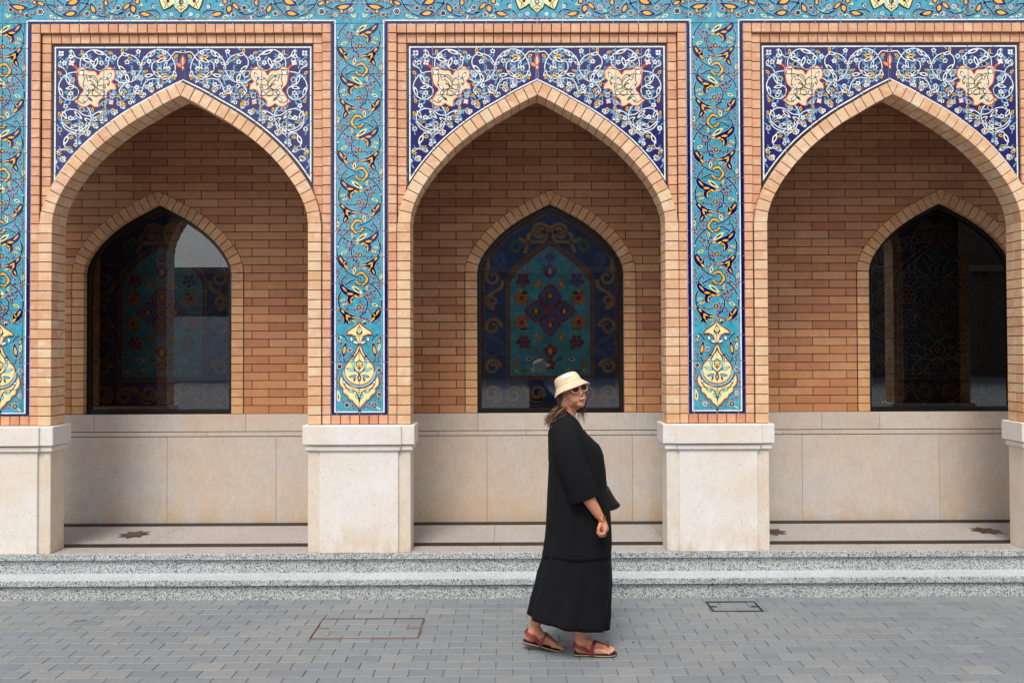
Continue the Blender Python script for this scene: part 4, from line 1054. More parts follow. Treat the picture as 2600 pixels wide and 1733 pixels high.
# ------------------------------------------------------------------ stained glass windows
M['frame_black'] = plain('black_frame', lin(14, 14, 16), .35)
def sglass(name, col, rough=.3):
    k_ = NT(name); p_ = k_.pos(); v_ = k_.n('ShaderNodeTexVoronoi'); v_.inputs['Scale'].default_value = 130; k_.l(p_, v_.inputs['Vector'])
    n_ = k_.noise(p_, 12, 3)
    lo = tuple(c_ * .7 for c_ in col[:3]) + (1,); hi = tuple(min(1, c_ * 1.25) for c_ in col[:3]) + (1,)
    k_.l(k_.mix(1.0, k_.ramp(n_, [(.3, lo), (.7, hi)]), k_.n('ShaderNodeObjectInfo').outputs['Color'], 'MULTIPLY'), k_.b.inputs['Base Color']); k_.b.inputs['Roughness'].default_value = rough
    k_.b.inputs['Metallic'].default_value = .55; k_.bump(v_.outputs['Distance'], .9, .004)
    return k_.m
SG = ['teal', 'deep', 'brown', 'gold', 'maroon', 'ochre', 'leafg', 'dkblue', 'yel', 'came', 'violet', 'clear']
sgc = dict(teal=lin(66, 150, 162), deep=lin(50, 72, 112), brown=lin(124, 78, 60), gold=lin(172, 124, 66), maroon=lin(132, 34, 56), ochre=lin(190, 112, 50), leafg=lin(60, 110, 70), dkblue=lin(36, 92, 150), yel=lin(206, 186, 62), came=lin(28, 26, 26), violet=lin(92, 70, 130), clear=lin(190, 200, 200))
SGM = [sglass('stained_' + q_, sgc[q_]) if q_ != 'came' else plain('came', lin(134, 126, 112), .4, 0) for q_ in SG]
GL_keep = GL
GL = SG
sgl = Art()
t3 = .3697 / 283.5                   # traced on the middle window
def wq(pts): return [((x_ - 593) * t3, ZP + (1528 - y_) * t3) for x_, y_ in pts]
NXW = 40
def fill_arch(d, zb_, col, L, arch_=WA, cut=None):
    xm = arch_.off(d)[-1][0]
    for i in range(NXW):
        xa, xb = -xm + 2 * xm * i / NXW, -xm + 2 * xm * (i + 1) / NXW
        za, zb2 = arch_.z_at(xa, d) or WSP, arch_.z_at(xb, d) or WSP
        sgl.add([(xa, zb_), (xb, zb_), (xb, zb2), (xa, za)], col, L)
fill_arch(-.036, ZP + .036, 'brown', 0)
fill_arch(-.066, ZP + .066, 'came', 1); fill_arch(-.069, ZP + .069, 'deep', 2)
inner = [(0, 335), (-60, 368), (-150, 430), (-225, 490), (-280, 545), (-308, 600), (-308, 1305), (0, 1305)]
for d_, c_, L in ((0, 'came', 3), (3, 'brown', 4), (29, 'came', 5), (32, 'teal', 6)):
    pl = []
    for x_, y_ in inner:
        k_ = (308 - d_) / 308
        pl.append((593 + x_ * k_, y_ + d_ * 1.25 if y_ < 1300 else y_ - d_) if y_ < 601 else (593 + x_ * k_, y_ - d_))
    sgl.poly(wq(pl), c_, L); sgl.poly(wq([(1186 - a_, b_) for a_, b_ in reversed(pl)]), c_, L)
def came(pts, w_=4.2, L=12): sgl.ribbon(wq(pts), w_ * 1.35 * t3, 'came', L, step=.012)
def piece(pts, col, L=9, ol=4.4):
    sp_ = smooth(pts + [pts[0]], 9)[:-1]
    ar2 = sum(sp_[i - 1][0] * sp_[i][1] - sp_[i][0] * sp_[i - 1][1] for i in range(len(sp_))); s2 = -1 if ar2 > 0 else 1
    sgl.poly(wq(inset(sp_, -s2 * ol)), 'came', L); sgl.poly(wq(sp_), col, L + 1)
def blob(x_, y_, r_, n_, col, cc=None, a0=0.0, depth=.18):
    pts = [(x_ + r_ * (1 + depth * math.cos(n_ * a_)) * math.cos(a_ + a0), y_ + r_ * (1 + depth * math.cos(n_ * a_)) * math.sin(a_ + a0)) for a_ in [6.2832 * i / (n_ * 6) for i in range(n_ * 6)]]
    sgl.poly(wq([(x_ + (p_[0] - x_) * 1.11, y_ + (p_[1] - y_) * 1.11) for p_ in pts]), 'came', 9); sgl.poly(wq(pts), col, 10)
    for i in range(n_):
        a_ = 6.2832 * (i + .5) / n_ + a0; came([(x_ + r_ * .35 * math.cos(a_), y_ + r_ * .35 * math.sin(a_)), (x_ + r_ * .85 * math.cos(a_), y_ + r_ * .85 * math.sin(a_))], 3.2)
    if cc: sgl.disc((x_ - 593) * t3, ZP + (1528 - y_) * t3, r_ * .40 * t3, 'came', 12, 8); sgl.disc((x_ - 593) * t3, ZP + (1528 - y_) * t3, r_ * .34 * t3, cc, 13, 8)
# quatrefoil of maroon-rimmed petals
for (dx, dy) in ((0, -105), (0, 95), (-98, 0), (98, 0)):
    cx_, cy2 = 593 + dx, 828 + dy; ux, uy = (dx / 100, dy / 100)
    nrm = (-uy, ux)
    def pt_q(a_, b_): return (cx_ + ux * a_ + nrm[0] * b_, cy2 + uy * a_ + nrm[1] * b_)
    for k_, (c_, L) in ((1.0, ('maroon', 7)), (.74, ('dkblue', 9)), (.44, ('maroon', 11))):
        piece([pt_q(82 * k_, 0), pt_q(55 * k_, 38 * k_), pt_q(30 * k_, 52 * k_), pt_q(0, 76 * k_), pt_q(-42 * k_, 62 * k_), pt_q(-72 * k_, 28 * k_), pt_q(-80 * k_, 0), pt_q(-72 * k_, -28 * k_), pt_q(-42 * k_, -62 * k_), pt_q(0, -76 * k_), pt_q(30 * k_, -52 * k_), pt_q(55 * k_, -38 * k_)], c_, L)
    sgl.disc((cx_ - 593) * t3, ZP + (1528 - cy2) * t3, 12 * t3, 'yel', 14, 6, 20 * t3)
blob(593, 828, 26, 4, 'maroon', 'dkblue')
blob(593, 450, 30, 6, 'violet', 'dkblue')
for (y_, s2) in ((548, 1.0), (1105, 1.0)):
    piece([(593, y_ - 62), (612, y_ - 30), (640, y_ - 18), (632, y_ + 18), (610, y_ + 40), (593, y_ + 52), (576, y_ + 40), (554, y_ + 18), (546, y_ - 18), (574, y_ - 30)], 'maroon' if y_ > 800 else 'violet', 8)
    piece([(593, y_ - 24), (606, y_), (593, y_ + 26), (580, y_)], 'yel', 10)
blob(593, 1200, 34, 5, 'maroon', 'teal', a0=-1.57)
for s_ in (-1, 1):
    X = lambda v: 593 + s_ * v
    blob(X(188), 612, 44, 5, 'maroon' if s_ < 0 else 'violet', 'deep', .3); blob(X(198), 735, 46, 6, 'ochre', 'maroon'); blob(X(200), 905, 46, 6, 'ochre', 'maroon', .4); blob(X(185), 1040, 42, 6, 'maroon', 'deep')
    for (x_, y_) in ((78, 637), (78, 1010)): blob(X(x_), y_, 24, 4, 'ochre', 'yel')
    for (x_, y_, a_, ln) in ((150, 700, 0, 60), (150, 950, 0, 60), (235, 1060, 120, 50), (150, 1100, 100, 46), (90, 1150, 200, 60), (240, 600, 60, 40), (205, 1240, 190, 50)):
        px_, pz_ = wq([(X(x_), y_)])[0]; aa = R(a_) if s_ > 0 else math.pi - R(a_); sgl.leaf(px_, pz_, aa, ln * t3, 20 * t3, 'leafg', 9, edge='came', ew=.003)
    for (x_, y_) in ((205, 690), (175, 955), (95, 995), (95, 655), (235, 1240), (125, 1230)): sgl.disc((X(x_) - 593) * t3, ZP + (1528 - y_) * t3, 14 * t3, 'came', 9, 8); sgl.disc((X(x_) - 593) * t3, ZP + (1528 - y_) * t3, 12 * t3, 'yel', 10, 8)
    px_, pz_ = wq([(X(175), 1165)])[0]; sgl.leaf(px_, pz_, R(170) if s_ > 0 else R(10), 60 * t3, 34 * t3, 'clear', 9, edge='came', ew=.003, inner='maroon')
    piece([(X(215), 1160), (X(228), 1190), (X(220), 1230), (X(238), 1232), (X(246), 1190), (X(236), 1155)], 'gold', 9)
    # leads dividing the ground
    for pl in ([(276, 828), (180, 828)], [(276, 690), (240, 660), (190, 655)], [(276, 780), (230, 775)], [(276, 960), (235, 940)], [(250, 1090), (276, 1110)], [(155, 520), (120, 560), (60, 600), (40, 640)], [(100, 470), (60, 520), (40, 560)], [(30, 480), (70, 440)],
               [(140, 680), (100, 660), (60, 670)], [(150, 800), (160, 770), (150, 740)], [(150, 860), (160, 890), (150, 920)], [(60, 1000), (30, 1040), (0, 1055)], [(140, 1060), (110, 1090), (60, 1100), (40, 1130)], [(150, 1120), (120, 1160), (70, 1170), (35, 1190)],
               [(60, 1230), (120, 1260), (130, 1278)], [(200, 550), (170, 570)], [(240, 560), (225, 590)], [(0, 640), (0, 668)], [(0, 1010), (0, 1045)], [(30, 1170), (0, 1160)], [(276, 1190), (246, 1190)], [(70, 580), (100, 600), (140, 600)], [(0, 390), (0, 420)], [(120, 455), (150, 500), (160, 560)], [(200, 510), (190, 560)],
               [(85, 1060), (90, 1120), (60, 1150)], [(230, 1110), (200, 1140), (140, 1150)], [(110, 1170), (160, 1200), (180, 1240), (170, 1278)], [(60, 1200), (90, 1240), (80, 1278)]):
        came([(X(a_), b_) for a_, b_ in pl])
    # gold scrolls of the border
    def spiral(cx_, cy2, r_, a0, turns, col='gold', w_=20, dirn=1, tail=None):
        pts = []
        n_ = int(10 * turns)
        for i in range(n_ + 1):
            t_ = i / n_; a_ = R(a0) + dirn * 6.2832 * turns * t_; rr = r_ * (1 - .72 * t_); pts.append((X(cx_) + s_ * rr * math.cos(a_), cy2 + rr * math.sin(a_)))
        if tail: pts = [(X(a_), b_) for a_, b_ in tail] + pts
        sgl.ribbon(wq(pts), (w_ + 9) * t3, 'came', 5, .35, step=.012); sgl.ribbon(wq(pts), w_ * t3, col, 7, .35, step=.012)
    spiral(68, 272, 62, 190, 1.5, tail=[(175, 420), (150, 350), (140, 290)]); spiral(60, 300, 50, 60, .8, tail=[(215, 320), (170, 340), (120, 345)])
    spiral(232, 380, 48, 200, 1.1, 'leafg', 18); spiral(345, 470, 46, 240, 1.2, 'dkblue', 18)
    spiral(395, 592, 56, 270, 1.2, tail=[(440, 440), (430, 500), (425, 540)]); spiral(400, 760, 48, 100, 1.1, tail=[(330, 610), (340, 660), (400, 700), (440, 740)], dirn=-1)
    spiral(400, 935, 60, 180, 1.3, 'gold'); spiral(400, 935, 34, 0, .8, 'leafg', 14); spiral(402, 1105, 58, 300, 1.2, 'dkblue', 18, tail=[(440, 990), (400, 1010), (340, 1050), (325, 1120)])
    spiral(400, 1215, 56, 180, 1.4); spiral(405, 1400, 62, 90, 1.5); spiral(255, 1410, 60, 200, 1.3, tail=[(60, 1440), (110, 1440), (150, 1400), (190, 1350)]); spiral(92, 1395, 62, 0, 1.6)
    for (x_, y_) in ((300, 1335), (400, 1000), (380, 860), (395, 940), (400, 660), (100, 1345)):
        sgl.disc((X(x_) - 593) * t3, ZP + (1528 - y_) * t3, 13 * t3, 'came', 8, 7); sgl.disc((X(x_) - 593) * t3, ZP + (1528 - y_) * t3, 10 * t3, 'maroon', 9, 7)
    for y_ in (680, 780, 870, 970, 1080, 1180): came([(X(308), y_), (X(278), y_)], 4)
    for y_ in (650, 800, 950, 1120, 1280): came([(X(488), y_), (X(462), y_)], 4)
    for x_ in (60, 160, 240): came([(X(x_), 1275), (X(x_), 1305)], 4)
    for x_ in (100, 260, 400): came([(X(x_), 1470), (X(x_), 1492)], 4)
    came([(X(60), 370), (X(72), 398)], 4); came([(X(150), 430), (X(165), 458)], 4); came([(X(240), 505), (X(255), 530)], 4)
blob(593, 1310 + 60, 16, 4, 'brown')
pane = MB()
cells = {}
for (a0, a1, b0, b1, pts, mi, L) in sgl.it:
    q_ = pts; ar = sum(q_[i - 1][0] * q_[i][1] - q_[i][0] * q_[i - 1][1] for i in range(len(q_)))
    if ar < 0: q_ = q_[::-1]
    dpt = L * .0004 + (.0002 if mi == SG.index('came') else 0)
    pane.face([(p_[0], -dpt, p_[1] - ZP) for p_ in q_], mi)
PANE = pane.mesh('stained_glass', SGM, fix=False)
GL = GL_keep

gm = bpy.data.materials.new('window_glass'); gm.use_nodes = True; gt = gm.node_tree; gt.nodes.clear()
o_ = gt.nodes.new('ShaderNodeOutputMaterial'); mx = gt.nodes.new('ShaderNodeMixShader'); tr = gt.nodes.new('ShaderNodeBsdfTransparent'); gs = gt.nodes.new('ShaderNodeBsdfGlossy'); fr_ = gt.nodes.new('ShaderNodeFresnel')
tr.inputs[0].default_value = (.9, .91, .92, 1); gs.inputs['Roughness'].default_value = .006; gs.inputs[0].default_value = (1, 1, 1, 1); fr_.inputs[0].default_value = 2.1
gt.links.new(fr_.outputs[0], mx.inputs[0]); gt.links.new(tr.outputs[0], mx.inputs[1]); gt.links.new(gs.outputs[0], mx.inputs[2]); gt.links.new(mx.outputs[0], o_.inputs[0])

def window(wx, label, glass_light):
    t_ = thing('stained_glass_window', label, 'window', (wx, YW, ZP), 'pointed stained glass windows')
    for s_ in (-1, 1):
        for k_ in range(17):
            za, zb = k_ * RC, (k_ + 1) * RC; a, c_ = sorted((s_ * WH, s_ * (WH + SW)))
            pl = [(a + (J if s_ < 0 else 0), za + J), (c_ - (J if s_ > 0 else 0), za + J), (c_ - (J if s_ > 0 else 0), zb - J), (a + (J if s_ < 0 else 0), zb - J)]
            brick(t_, pl, -.006, .085, M['brick_arch_rear'], .0012)
        nv = 14
        for k_ in range(nv):
            (a, na), (b_, nb) = WA.at(WA.len * k_ / nv + .003), WA.at(WA.len * (k_ + 1) / nv - .003)
            pl = [a, b_, (b_[0] + nb[0] * SW, b_[1] + nb[1] * SW), (a[0] + na[0] * SW, a[1] + na[1] * SW)]
            brick(t_, [(s_ * p_[0], p_[1] - ZP) for p_ in pl], -.006, .085, M['brick_arch_rear'], .0012)
    a0, n0 = WA.at(.0001); top = WA.off(SW)[0][1]
    brick(t_, [(0, a0[1] + .004 - ZP), (n0[0] * SW - .003, a0[1] + n0[1] * SW - ZP), (0, top - ZP), (-n0[0] * SW + .003, a0[1] + n0[1] * SW - ZP)], -.006, .085, M['brick_arch_rear'], .0005, c=.0015)
    # mortar behind the surround
    b = MB(); pts = [(HX, HZ) for HX, HZ in WA.off(.004)] + [(WH + .004, ZP)]; out = WA.off(SW - .004)[:len(WA.off(.004))]
    ro = WA.off(SW - .003); ri = WA.off(.004)
    for s_ in (-1, 1):
        for k_ in range(len(ri) - 1):
            k2 = min(k_, len(ro) - 2)
            b.face([(s_ * ri[k_][0], .002, ri[k_][1] - ZP), (s_ * ri[k_ + 1][0], .002, ri[k_ + 1][1] - ZP), (s_ * ro[k2 + 1][0], .002, ro[k2 + 1][1] - ZP), (s_ * ro[k2][0], .002, ro[k2][1] - ZP)])
            b.face([(s_ * ri[k_][0], .002, ri[k_][1] - ZP), (s_ * ri[k_ + 1][0], .002, ri[k_ + 1][1] - ZP), (s_ * ri[k_ + 1][0], .083, ri[k_ + 1][1] - ZP), (s_ * ri[k_][0], .083, ri[k_][1] - ZP)])
        b.box(*sorted((s_ * (WH + .004), s_ * (WH + SW - .003))), .002, .083, 0, WSP - ZP)
    link('mortar_joints', b.mesh('mortar_joints', M['mortar'], fix=False), t_)
    # black frame
    b = MB(); f0, f1 = WA.off(0.0), WA.off(-.038)
    f1 = [(x_, z_) for x_, z_ in f1 if x_ >= 0]
    n_ = min(len(f0), len(f1)); f0 = f0[-n_:]; f1 = f1[-n_:]; f0[0] = WA.off(0.0)[0]; f1[0] = WA.off(-.038)[0]
    f0 = f0 + [(WH, ZP)]; f1 = f1 + [(WH - .038, ZP + .038)]
    for s_ in (-1, 1):
        for k_ in range(len(f0) - 1):
            A_, B_, C_, D_ = f0[k_], f0[k_ + 1], f1[k_ + 1], f1[k_]
            b.face([(s_ * q_[0], .045, q_[1] - ZP) for q_ in (A_, B_, C_, D_)])
            b.face([(s_ * D_[0], .045, D_[1] - ZP), (s_ * C_[0], .045, C_[1] - ZP), (s_ * C_[0], .09, C_[1] - ZP), (s_ * D_[0], .09, D_[1] - ZP)])
            b.face([(s_ * A_[0], .045, A_[1] - ZP), (s_ * B_[0], .045, B_[1] - ZP), (s_ * B_[0], .1, B_[1] - ZP), (s_ * A_[0], .1, A_[1] - ZP)])
    b.face([(-WH, .045, 0), (WH, .045, 0), (WH - .038, .045, .038), (-WH + .038, .045, .038)]); b.box(-WH + .03, WH - .03, .0455, .09, .001, .037)
    b.face([(-WH, -.004, .0015), (WH, -.004, .0015), (WH, .05, .0015), (-WH, .05, .0015)])
    link('window_frame', b.mesh('window_frame', M['frame_black'], fix=False), t_)
    sg1 = link('stained_glass', PANE, t_, (0, .083, 0)); sg1.color = (glass_light, glass_light, glass_light, 1)  # glass colour scaled per window, standing in for the light each one gets
    b = MB(); xm = WH - .036; n_ = 40
    for k_ in range(n_):
        xa, xb = -xm + 2 * xm * k_ / n_, -xm + 2 * xm * (k_ + 1) / n_; za, zb = WA.z_at(xa, -.036) or WSP, WA.z_at(xb, -.036) or WSP
        b.face([(xa, 0, .036), (xb, 0, .036), (xb, 0, zb - ZP), (xa, 0, za - ZP)])
    link('glass_pane', b.mesh('glass_pane', gm, fix=False), t_, (0, .062, 0), (0, 0, 0))
for wx, glass_light, lb in zip(WX, (.62, 1.5, .13), ('stained glass window in the left arch, half dark and half mirroring the sky', 'colourful stained glass window behind the woman, with turquoise centre and red quatrefoil', 'darkest stained glass window, in the right arch, with a faint reflection')):
    window(wx, lb, glass_light)
# masonry behind the windows is the shell; cut the mortar bed there by a dark reveal

# ------------------------------------------------------------------ building across the court (seen only mirrored in glass and glaze)
M['far_wall'] = plain('far_wall', lin(84, 74, 66), .9); M['far_glass'] = plain('far_glass', lin(40, 48, 56), .3); M['far_trim'] = plain('far_trim', lin(120, 108, 96), .8); M['far_pale'] = plain('far_pale', lin(206, 212, 220), .8)
fb = thing('court_building', 'brown building across the court that mirrors in the windows', 'building', (5, -34, 0))
b = MB(); b.box(-34, 34, -8, 0, 0, 5.9); link('wall', b.mesh('wall', M['far_wall']), fb)
b = MB(); b.box(-7, 34, -8.1, -.3, 5.9, 14.6); link('upper_storey', b.mesh('upper_storey', M['far_wall']), fb)
b = MB(); b.box(-34.3, 34.3, -8.2, .35, 5.9005, 6.25); b.box(-7.3, 34.3, -8.2, .1, 14.6, 15.0); link('cornice', b.mesh('cornice', M['far_trim']), fb)
b = MB(); b.box(-34, -3, .001, .7, 0, 3.5); link('pale_boundary_wall', b.mesh('pale_boundary_wall', M['far_pale']), fb)  # unseen pale wall, added for the light band mirrored in the left window
wm = MB(); wm.box(-.6, .6, 0, .06, 0, 1.6); wm = wm.mesh('window', M['far_glass'])
for q_ in range(0, 7): link('window', wm, fb, (-6 + q_ * 3.6, .01, 3.2)); link('window', wm, fb, (-5 + q_ * 3.6, -.29, 7.4))

# what lies about on the paving
M['dry'] = plain('dry_leaf', lin(60, 46, 36), .9)
def crumb(name, label, cat, x_, y_, r_, n_=7):
    b_ = MB(); pr = random.Random(x_); top = [(r_ * (1 + .3 * pr.uniform(-1, 1)) * math.cos(6.28 * i / n_), r_ * .7 * math.sin(6.28 * i / n_), .002) for i in range(n_)]
    for i in range(n_): b_.face([(0, 0, r_ * .6), top[i], top[(i + 1) % n_]]); b_.face([top[i], (top[i][0], top[i][1], -.001), (top[(i + 1) % n_][0], top[(i + 1) % n_][1], -.001), top[(i + 1) % n_]])
    o = link(name, b_.mesh(name, M['dry']), None, (x_, y_, .001)); tag(o, label, cat)
crumb('pebble', 'dark pebble on the paving just right of the woman', 'pebble', 4.58, -.86, .0075); crumb('pebble', 'dark pebble on the paving near the right edge', 'pebble', 6.78, -.82, .009)
tw = MB(); tw.box(-.035, .02, -.0015, .0015, 0, .003); tw.box(.018, .045, .0, .003, 0, .003)
o = link('twig', tw.mesh('twig', M['dry']), None, (.85, -.44, .001), (0, 0, .15)); tag(o, 'small dry twig lying on the grey pavers at the left', 'twig')

# ------------------------------------------------------------------ the woman
k = NT('skin'); k.l(k.ramp(k.noise(k.pos(), 30, 4), [(.3, lin(186, 122, 92)), (.7, lin(208, 146, 114))]), k.b.inputs['Base Color'])
k.b.inputs['Roughness'].default_value = .48; k.b.inputs['Subsurface Weight'].default_value = .12; k.b.inputs['Subsurface Radius'].default_value = (.012, .005, .003); k.b.inputs['Subsurface Scale'].default_value = .5
M['skin'] = k.m
def cloth(name, col, rough, sheen, sc_, amt):
    k = NT(name); p = k.pos(); n = k.noise(p, 6, 4); hi = tuple(c * 1.5 for c in col[:3]) + (1,)
    k.l(k.ramp(n, [(.35, col), (.7, hi)]), k.b.inputs['Base Color']); k.b.inputs['Roughness'].default_value = rough
    k.b.inputs['Sheen Weight'].default_value = sheen; k.b.inputs['Specular IOR Level'].default_value = .2
    w1 = k.noise(k.pos((1, 1, 9)), sc_, 3); w2 = k.noise(k.pos((9, 9, 1)), sc_ * .6, 3)
    w3 = k.noise(k.pos((1, 1, .35)), 9, 3, .5)
    k.bump(k.math('ADD', k.math('ADD', w1, w2), k.math('MULTIPLY', w3, 9)), amt, .0014); return k.m
M['black_linen'] = cloth('black_linen', (.0040, .0040, .0050, 1), .88, .0, 90, .5)
M['hat_cloth'] = cloth('hat_cloth', lin(194, 176, 146), .9, .1, 200, .35)
M['hair'] = plain('hair', lin(66, 42, 30), .5)
M['hair_light'] = plain('hair_light', lin(126, 92, 62), .5)
M['sandal_red'] = plain('sandal_leather', lin(112, 26, 30), .5, bumpamt=.1, bscale=200)
M['sole'] = plain('sole', lin(30, 22, 22), .8); M['sole_edge'] = plain('sole_edge', lin(170, 148, 118), .8)
M['frame_pink'] = plain('frame_pink', lin(226, 186, 160), .3); M['lens'] = plain('lens', lin(84, 34, 18), .4, spec=.15)
M['lip'] = plain('lip', lin(168, 84, 76), .6); M['teeth'] = plain('teeth', lin(206, 196, 184), .5)
M['gold'] = plain('gold', lin(212, 150, 82), .25, 1); M['silver'] = plain('silver', lin(220, 220, 220), .25, 1)
M['bag_leather'] = plain('bag_leather', (.004, .004, .005, 1), .45, bumpamt=.15, bscale=80); M['nail'] = plain('nail', lin(240, 226, 222), .25)
M['patch'] = plain('hat_patch', lin(226, 230, 236), .8); M['ink'] = plain('ink', lin(44, 46, 58), .8)

PX, PY = 4.1886, -1.02
woman = thing('person', 'woman walking right in a long black dress, cream bucket hat, sunglasses and red sandals', 'person', (PX, PY, 0))

def capsules(bones):
    """closed tapered limbs that the voxel remesh fuses into one skin"""
    b = MB()
    def ball(c, r, sq=(1, 1, 1), rot=None, seg=12, rings=8):
        i = len(b.v); rot = rot or Matrix.Identity(3); c = Vector(c)
        P_ = []
        b.v.append(tuple(c + rot @ Vector((0, 0, r * sq[2]))))
        for a in range(1, rings):
            th = math.pi * a / rings
            for s_ in range(seg):
                ph = 6.28318 * s_ / seg; b.v.append(tuple(c + rot @ Vector((r * sq[0] * math.sin(th) * math.cos(ph), r * sq[1] * math.sin(th) * math.sin(ph), r * sq[2] * math.cos(th)))))
        b.v.append(tuple(c + rot @ Vector((0, 0, -r * sq[2])))); last = len(b.v) - 1
        for s_ in range(seg):
            n_ = (s_ + 1) % seg
            b.f.append((i, i + 1 + s_, i + 1 + n_)); b.m.append(0)
            for a in range(rings - 2):
                o_ = i + 1 + a * seg; b.f.append((o_ + s_, o_ + seg + s_, o_ + seg + n_, o_ + n_)); b.m.append(0)
            o_ = i + 1 + (rings - 2) * seg; b.f.append((o_ + s_, last, o_ + n_)); b.m.append(0)
    for bn in bones:
        if bn[0] == 'e': ball(bn[1], 1, bn[2], bn[3]); continue
        (a, ra, c, rc) = bn; a, c = Vector(a), Vector(c); d = (c - a); L = d.length
        n_ = max(2, int(L / (min(ra, rc) * .35)) + 1)
        for i in range(n_ + 1):
            t_ = i / n_; ball(a + d * t_, ra + (rc - ra) * t_, seg=10, rings=7)
    return b

def chain(pts): return [(pts[i][0], pts[i][1], pts[i + 1][0], pts[i + 1][1]) for i in range(len(pts) - 1)]
B = []
# trunk and neck
for y in (-.055, .055):
    B += chain([((.02, y, .90), .115), ((.04, y, 1.05), .105), ((.02, y, 1.22), .105), ((-.03, y, 1.35), .085)])
B += chain([((-.045, 0, 1.36), .09), ((-.045, 0, 1.43), .062), ((-.03, 0, 1.48), .054), ((-.022, -.004, 1.54), .056)])
for s_ in (-1, 1): B += chain([((-.045, s_ * .05, 1.40), .055), ((-.05, s_ * .14, 1.350), .044)])
# near arm (her right) and the far one
B += chain([((-.05, -.150, 1.345), .044), ((-.01, -.195, 1.21), .042), ((.032, -.205, 1.075), .040), ((.075, -.205, .98), .039), ((.118, -.200, .91), .031), ((.146, -.195, .866), .0235)])
B += chain([((-.05, .150, 1.345), .044), ((-.04, .20, 1.21), .045), ((-.02, .21, 1.075), .038), ((.03, .20, .96), .032), ((.06, .19, .87), .023)])
def fist(wx, wy, wz, near):
    out = chain([((wx, wy, wz), .0225), ((wx + .012, wy, wz - .03), .024), ((wx + .02, wy, wz - .058), .026)])
    s_ = 1 if near else -1
    for i, (ln, r_) in enumerate(((.92, .0088), (1, .0092), (.95, .0090), (.78, .0078))):      # index .. little
        y = wy + s_ * (-.022 + i * .0165) * -1
        kx, kz = wx + .024 - .002 * i, wz - .070 + .004 * i * (1 if i > 1 else 0)
        k0 = (wx + .02, wy + (y - wy) * .8, wz - .045)
        k1 = (kx + .004, y, kz); k2 = (kx - .004, y, kz - .030 * ln); k3 = (kx - .028 * ln, y + .001, kz - .034 * ln); k4 = (kx - .038 * ln, y, kz - .016 * ln)
        out += chain([(k0, r_ * 1.25), (k1, r_ * 1.18), (k2, r_ * 1.05), (k3, r_), (k4, r_ * .85)])
    out += chain([((wx - .004, wy - s_ * .016, wz - .022), .0125), ((wx - .018, wy - s_ * .026, wz - .05), .0108), ((wx - .022, wy - s_ * .026, wz - .078), .0096), ((wx - .008, wy - s_ * .024, wz - .092), .0085)])
    return out
B += fist(.148, -.194, .862, True) + fist(.062, .19, .866, False)
# legs
B += chain([((.03, -.085, .88), .10), ((.055, -.065, .50), .062), ((.035, -.045, .36), .055), ((.034, -.035, .22), .044), ((.036, -.03, .12), .034), ((.036, -.03, .085), .033)])
B += chain([((.0, .085, .88), .10), ((-.11, .075, .51), .062), ((-.19, .065, .36), .054), ((-.222, .06, .22), .042), ((-.231, .06, .15), .033), ((-.231, .06, .125), .033)])
def foot(hx, hz, ax, ay, az, tilt, near):
    """hx, hz: back of the heel on the ground line; the sole runs forward from it, tipped by tilt"""
    T = lambda f, s_, h: (hx + f * math.cos(tilt) + h * math.sin(tilt), ay + s_, hz + h * math.cos(tilt) - f * math.sin(tilt))
    sd = 1 if near else -1         # big toe side
    out = chain([((ax, ay, az), .034), (T(.032, 0, .045), .031), (T(.030, 0, .030), .0295)])
    out += chain([((ax + .004, ay, az), .033), (T(.085, sd * .004, .058), .030), (T(.135, sd * .010, .040), .025), (T(.185, sd * .018, .026), .019)])
    out += chain([(T(.04, 0, .026), .027), (T(.11, -sd * .018, .024), .022), (T(.175, -sd * .026, .020), .0175)])
    out += chain([(T(.10, sd * .012, .030), .024), (T(.18, sd * .002, .024), .020)])
    for i, (ln, r_) in enumerate(((.243, .0115), (.242, .0086), (.234, .0082), (.224, .0078), (.210, .0078))):
        s_ = sd * (.030 - i * .0165 - (.003 if i else 0))
        out += chain([(T(.175, s_ * .9, .018), r_ * 1.15), (T(ln - .022, s_, .019), r_ * .95), (T(ln - .006, s_, .012), r_ * .98)])
    return out, T
f1, T1 = foot(.004, .012, .036, -.03, .09, 0.0, True)
f2, T2 = foot(-.302, .056, -.231, .06, .128, .235, False)
B += f1 + f2
# head: frame with face forward = +y', her left = +x', up = +z'
hy_, tl = R(27), R(17)
fw = Vector((math.sin(hy_) * math.cos(tl), -math.cos(hy_) * math.cos(tl), math.sin(tl)))
rt = Vector((-math.cos(hy_), -math.sin(hy_), 0))              # her right
upv = fw.cross(rt) * -1
if upv.z < 0: upv = -upv
ro_ = R(10); rt, upv = rt * math.cos(ro_) - upv * math.sin(ro_), upv * math.cos(ro_) + rt * math.sin(ro_)      # head leans a little
HS = .91
HC = Vector((-.001, -.005, 1.580)); HM = Matrix((rt, fw, upv)).transposed()
def H(x, y, z): return HC + HM @ Vector((x * HS, y * HS, z * HS))
I3 = HM
def E_(c, sq): B.append(('e', tuple(H(*c)), tuple(q_ * HS for q_ in sq), HM))
E_((0, -.012, .035), (.073, .092, .078)); E_((0, .012, -.008), (.066, .080, .080)); E_((0, .028, -.046), (.056, .060, .058)); E_((0, .058, -.086), (.030, .026, .024))
E_((0, -.01, -.065), (.050, .058, .045)); E_((0, .050, -.050), (.044, .040, .040))
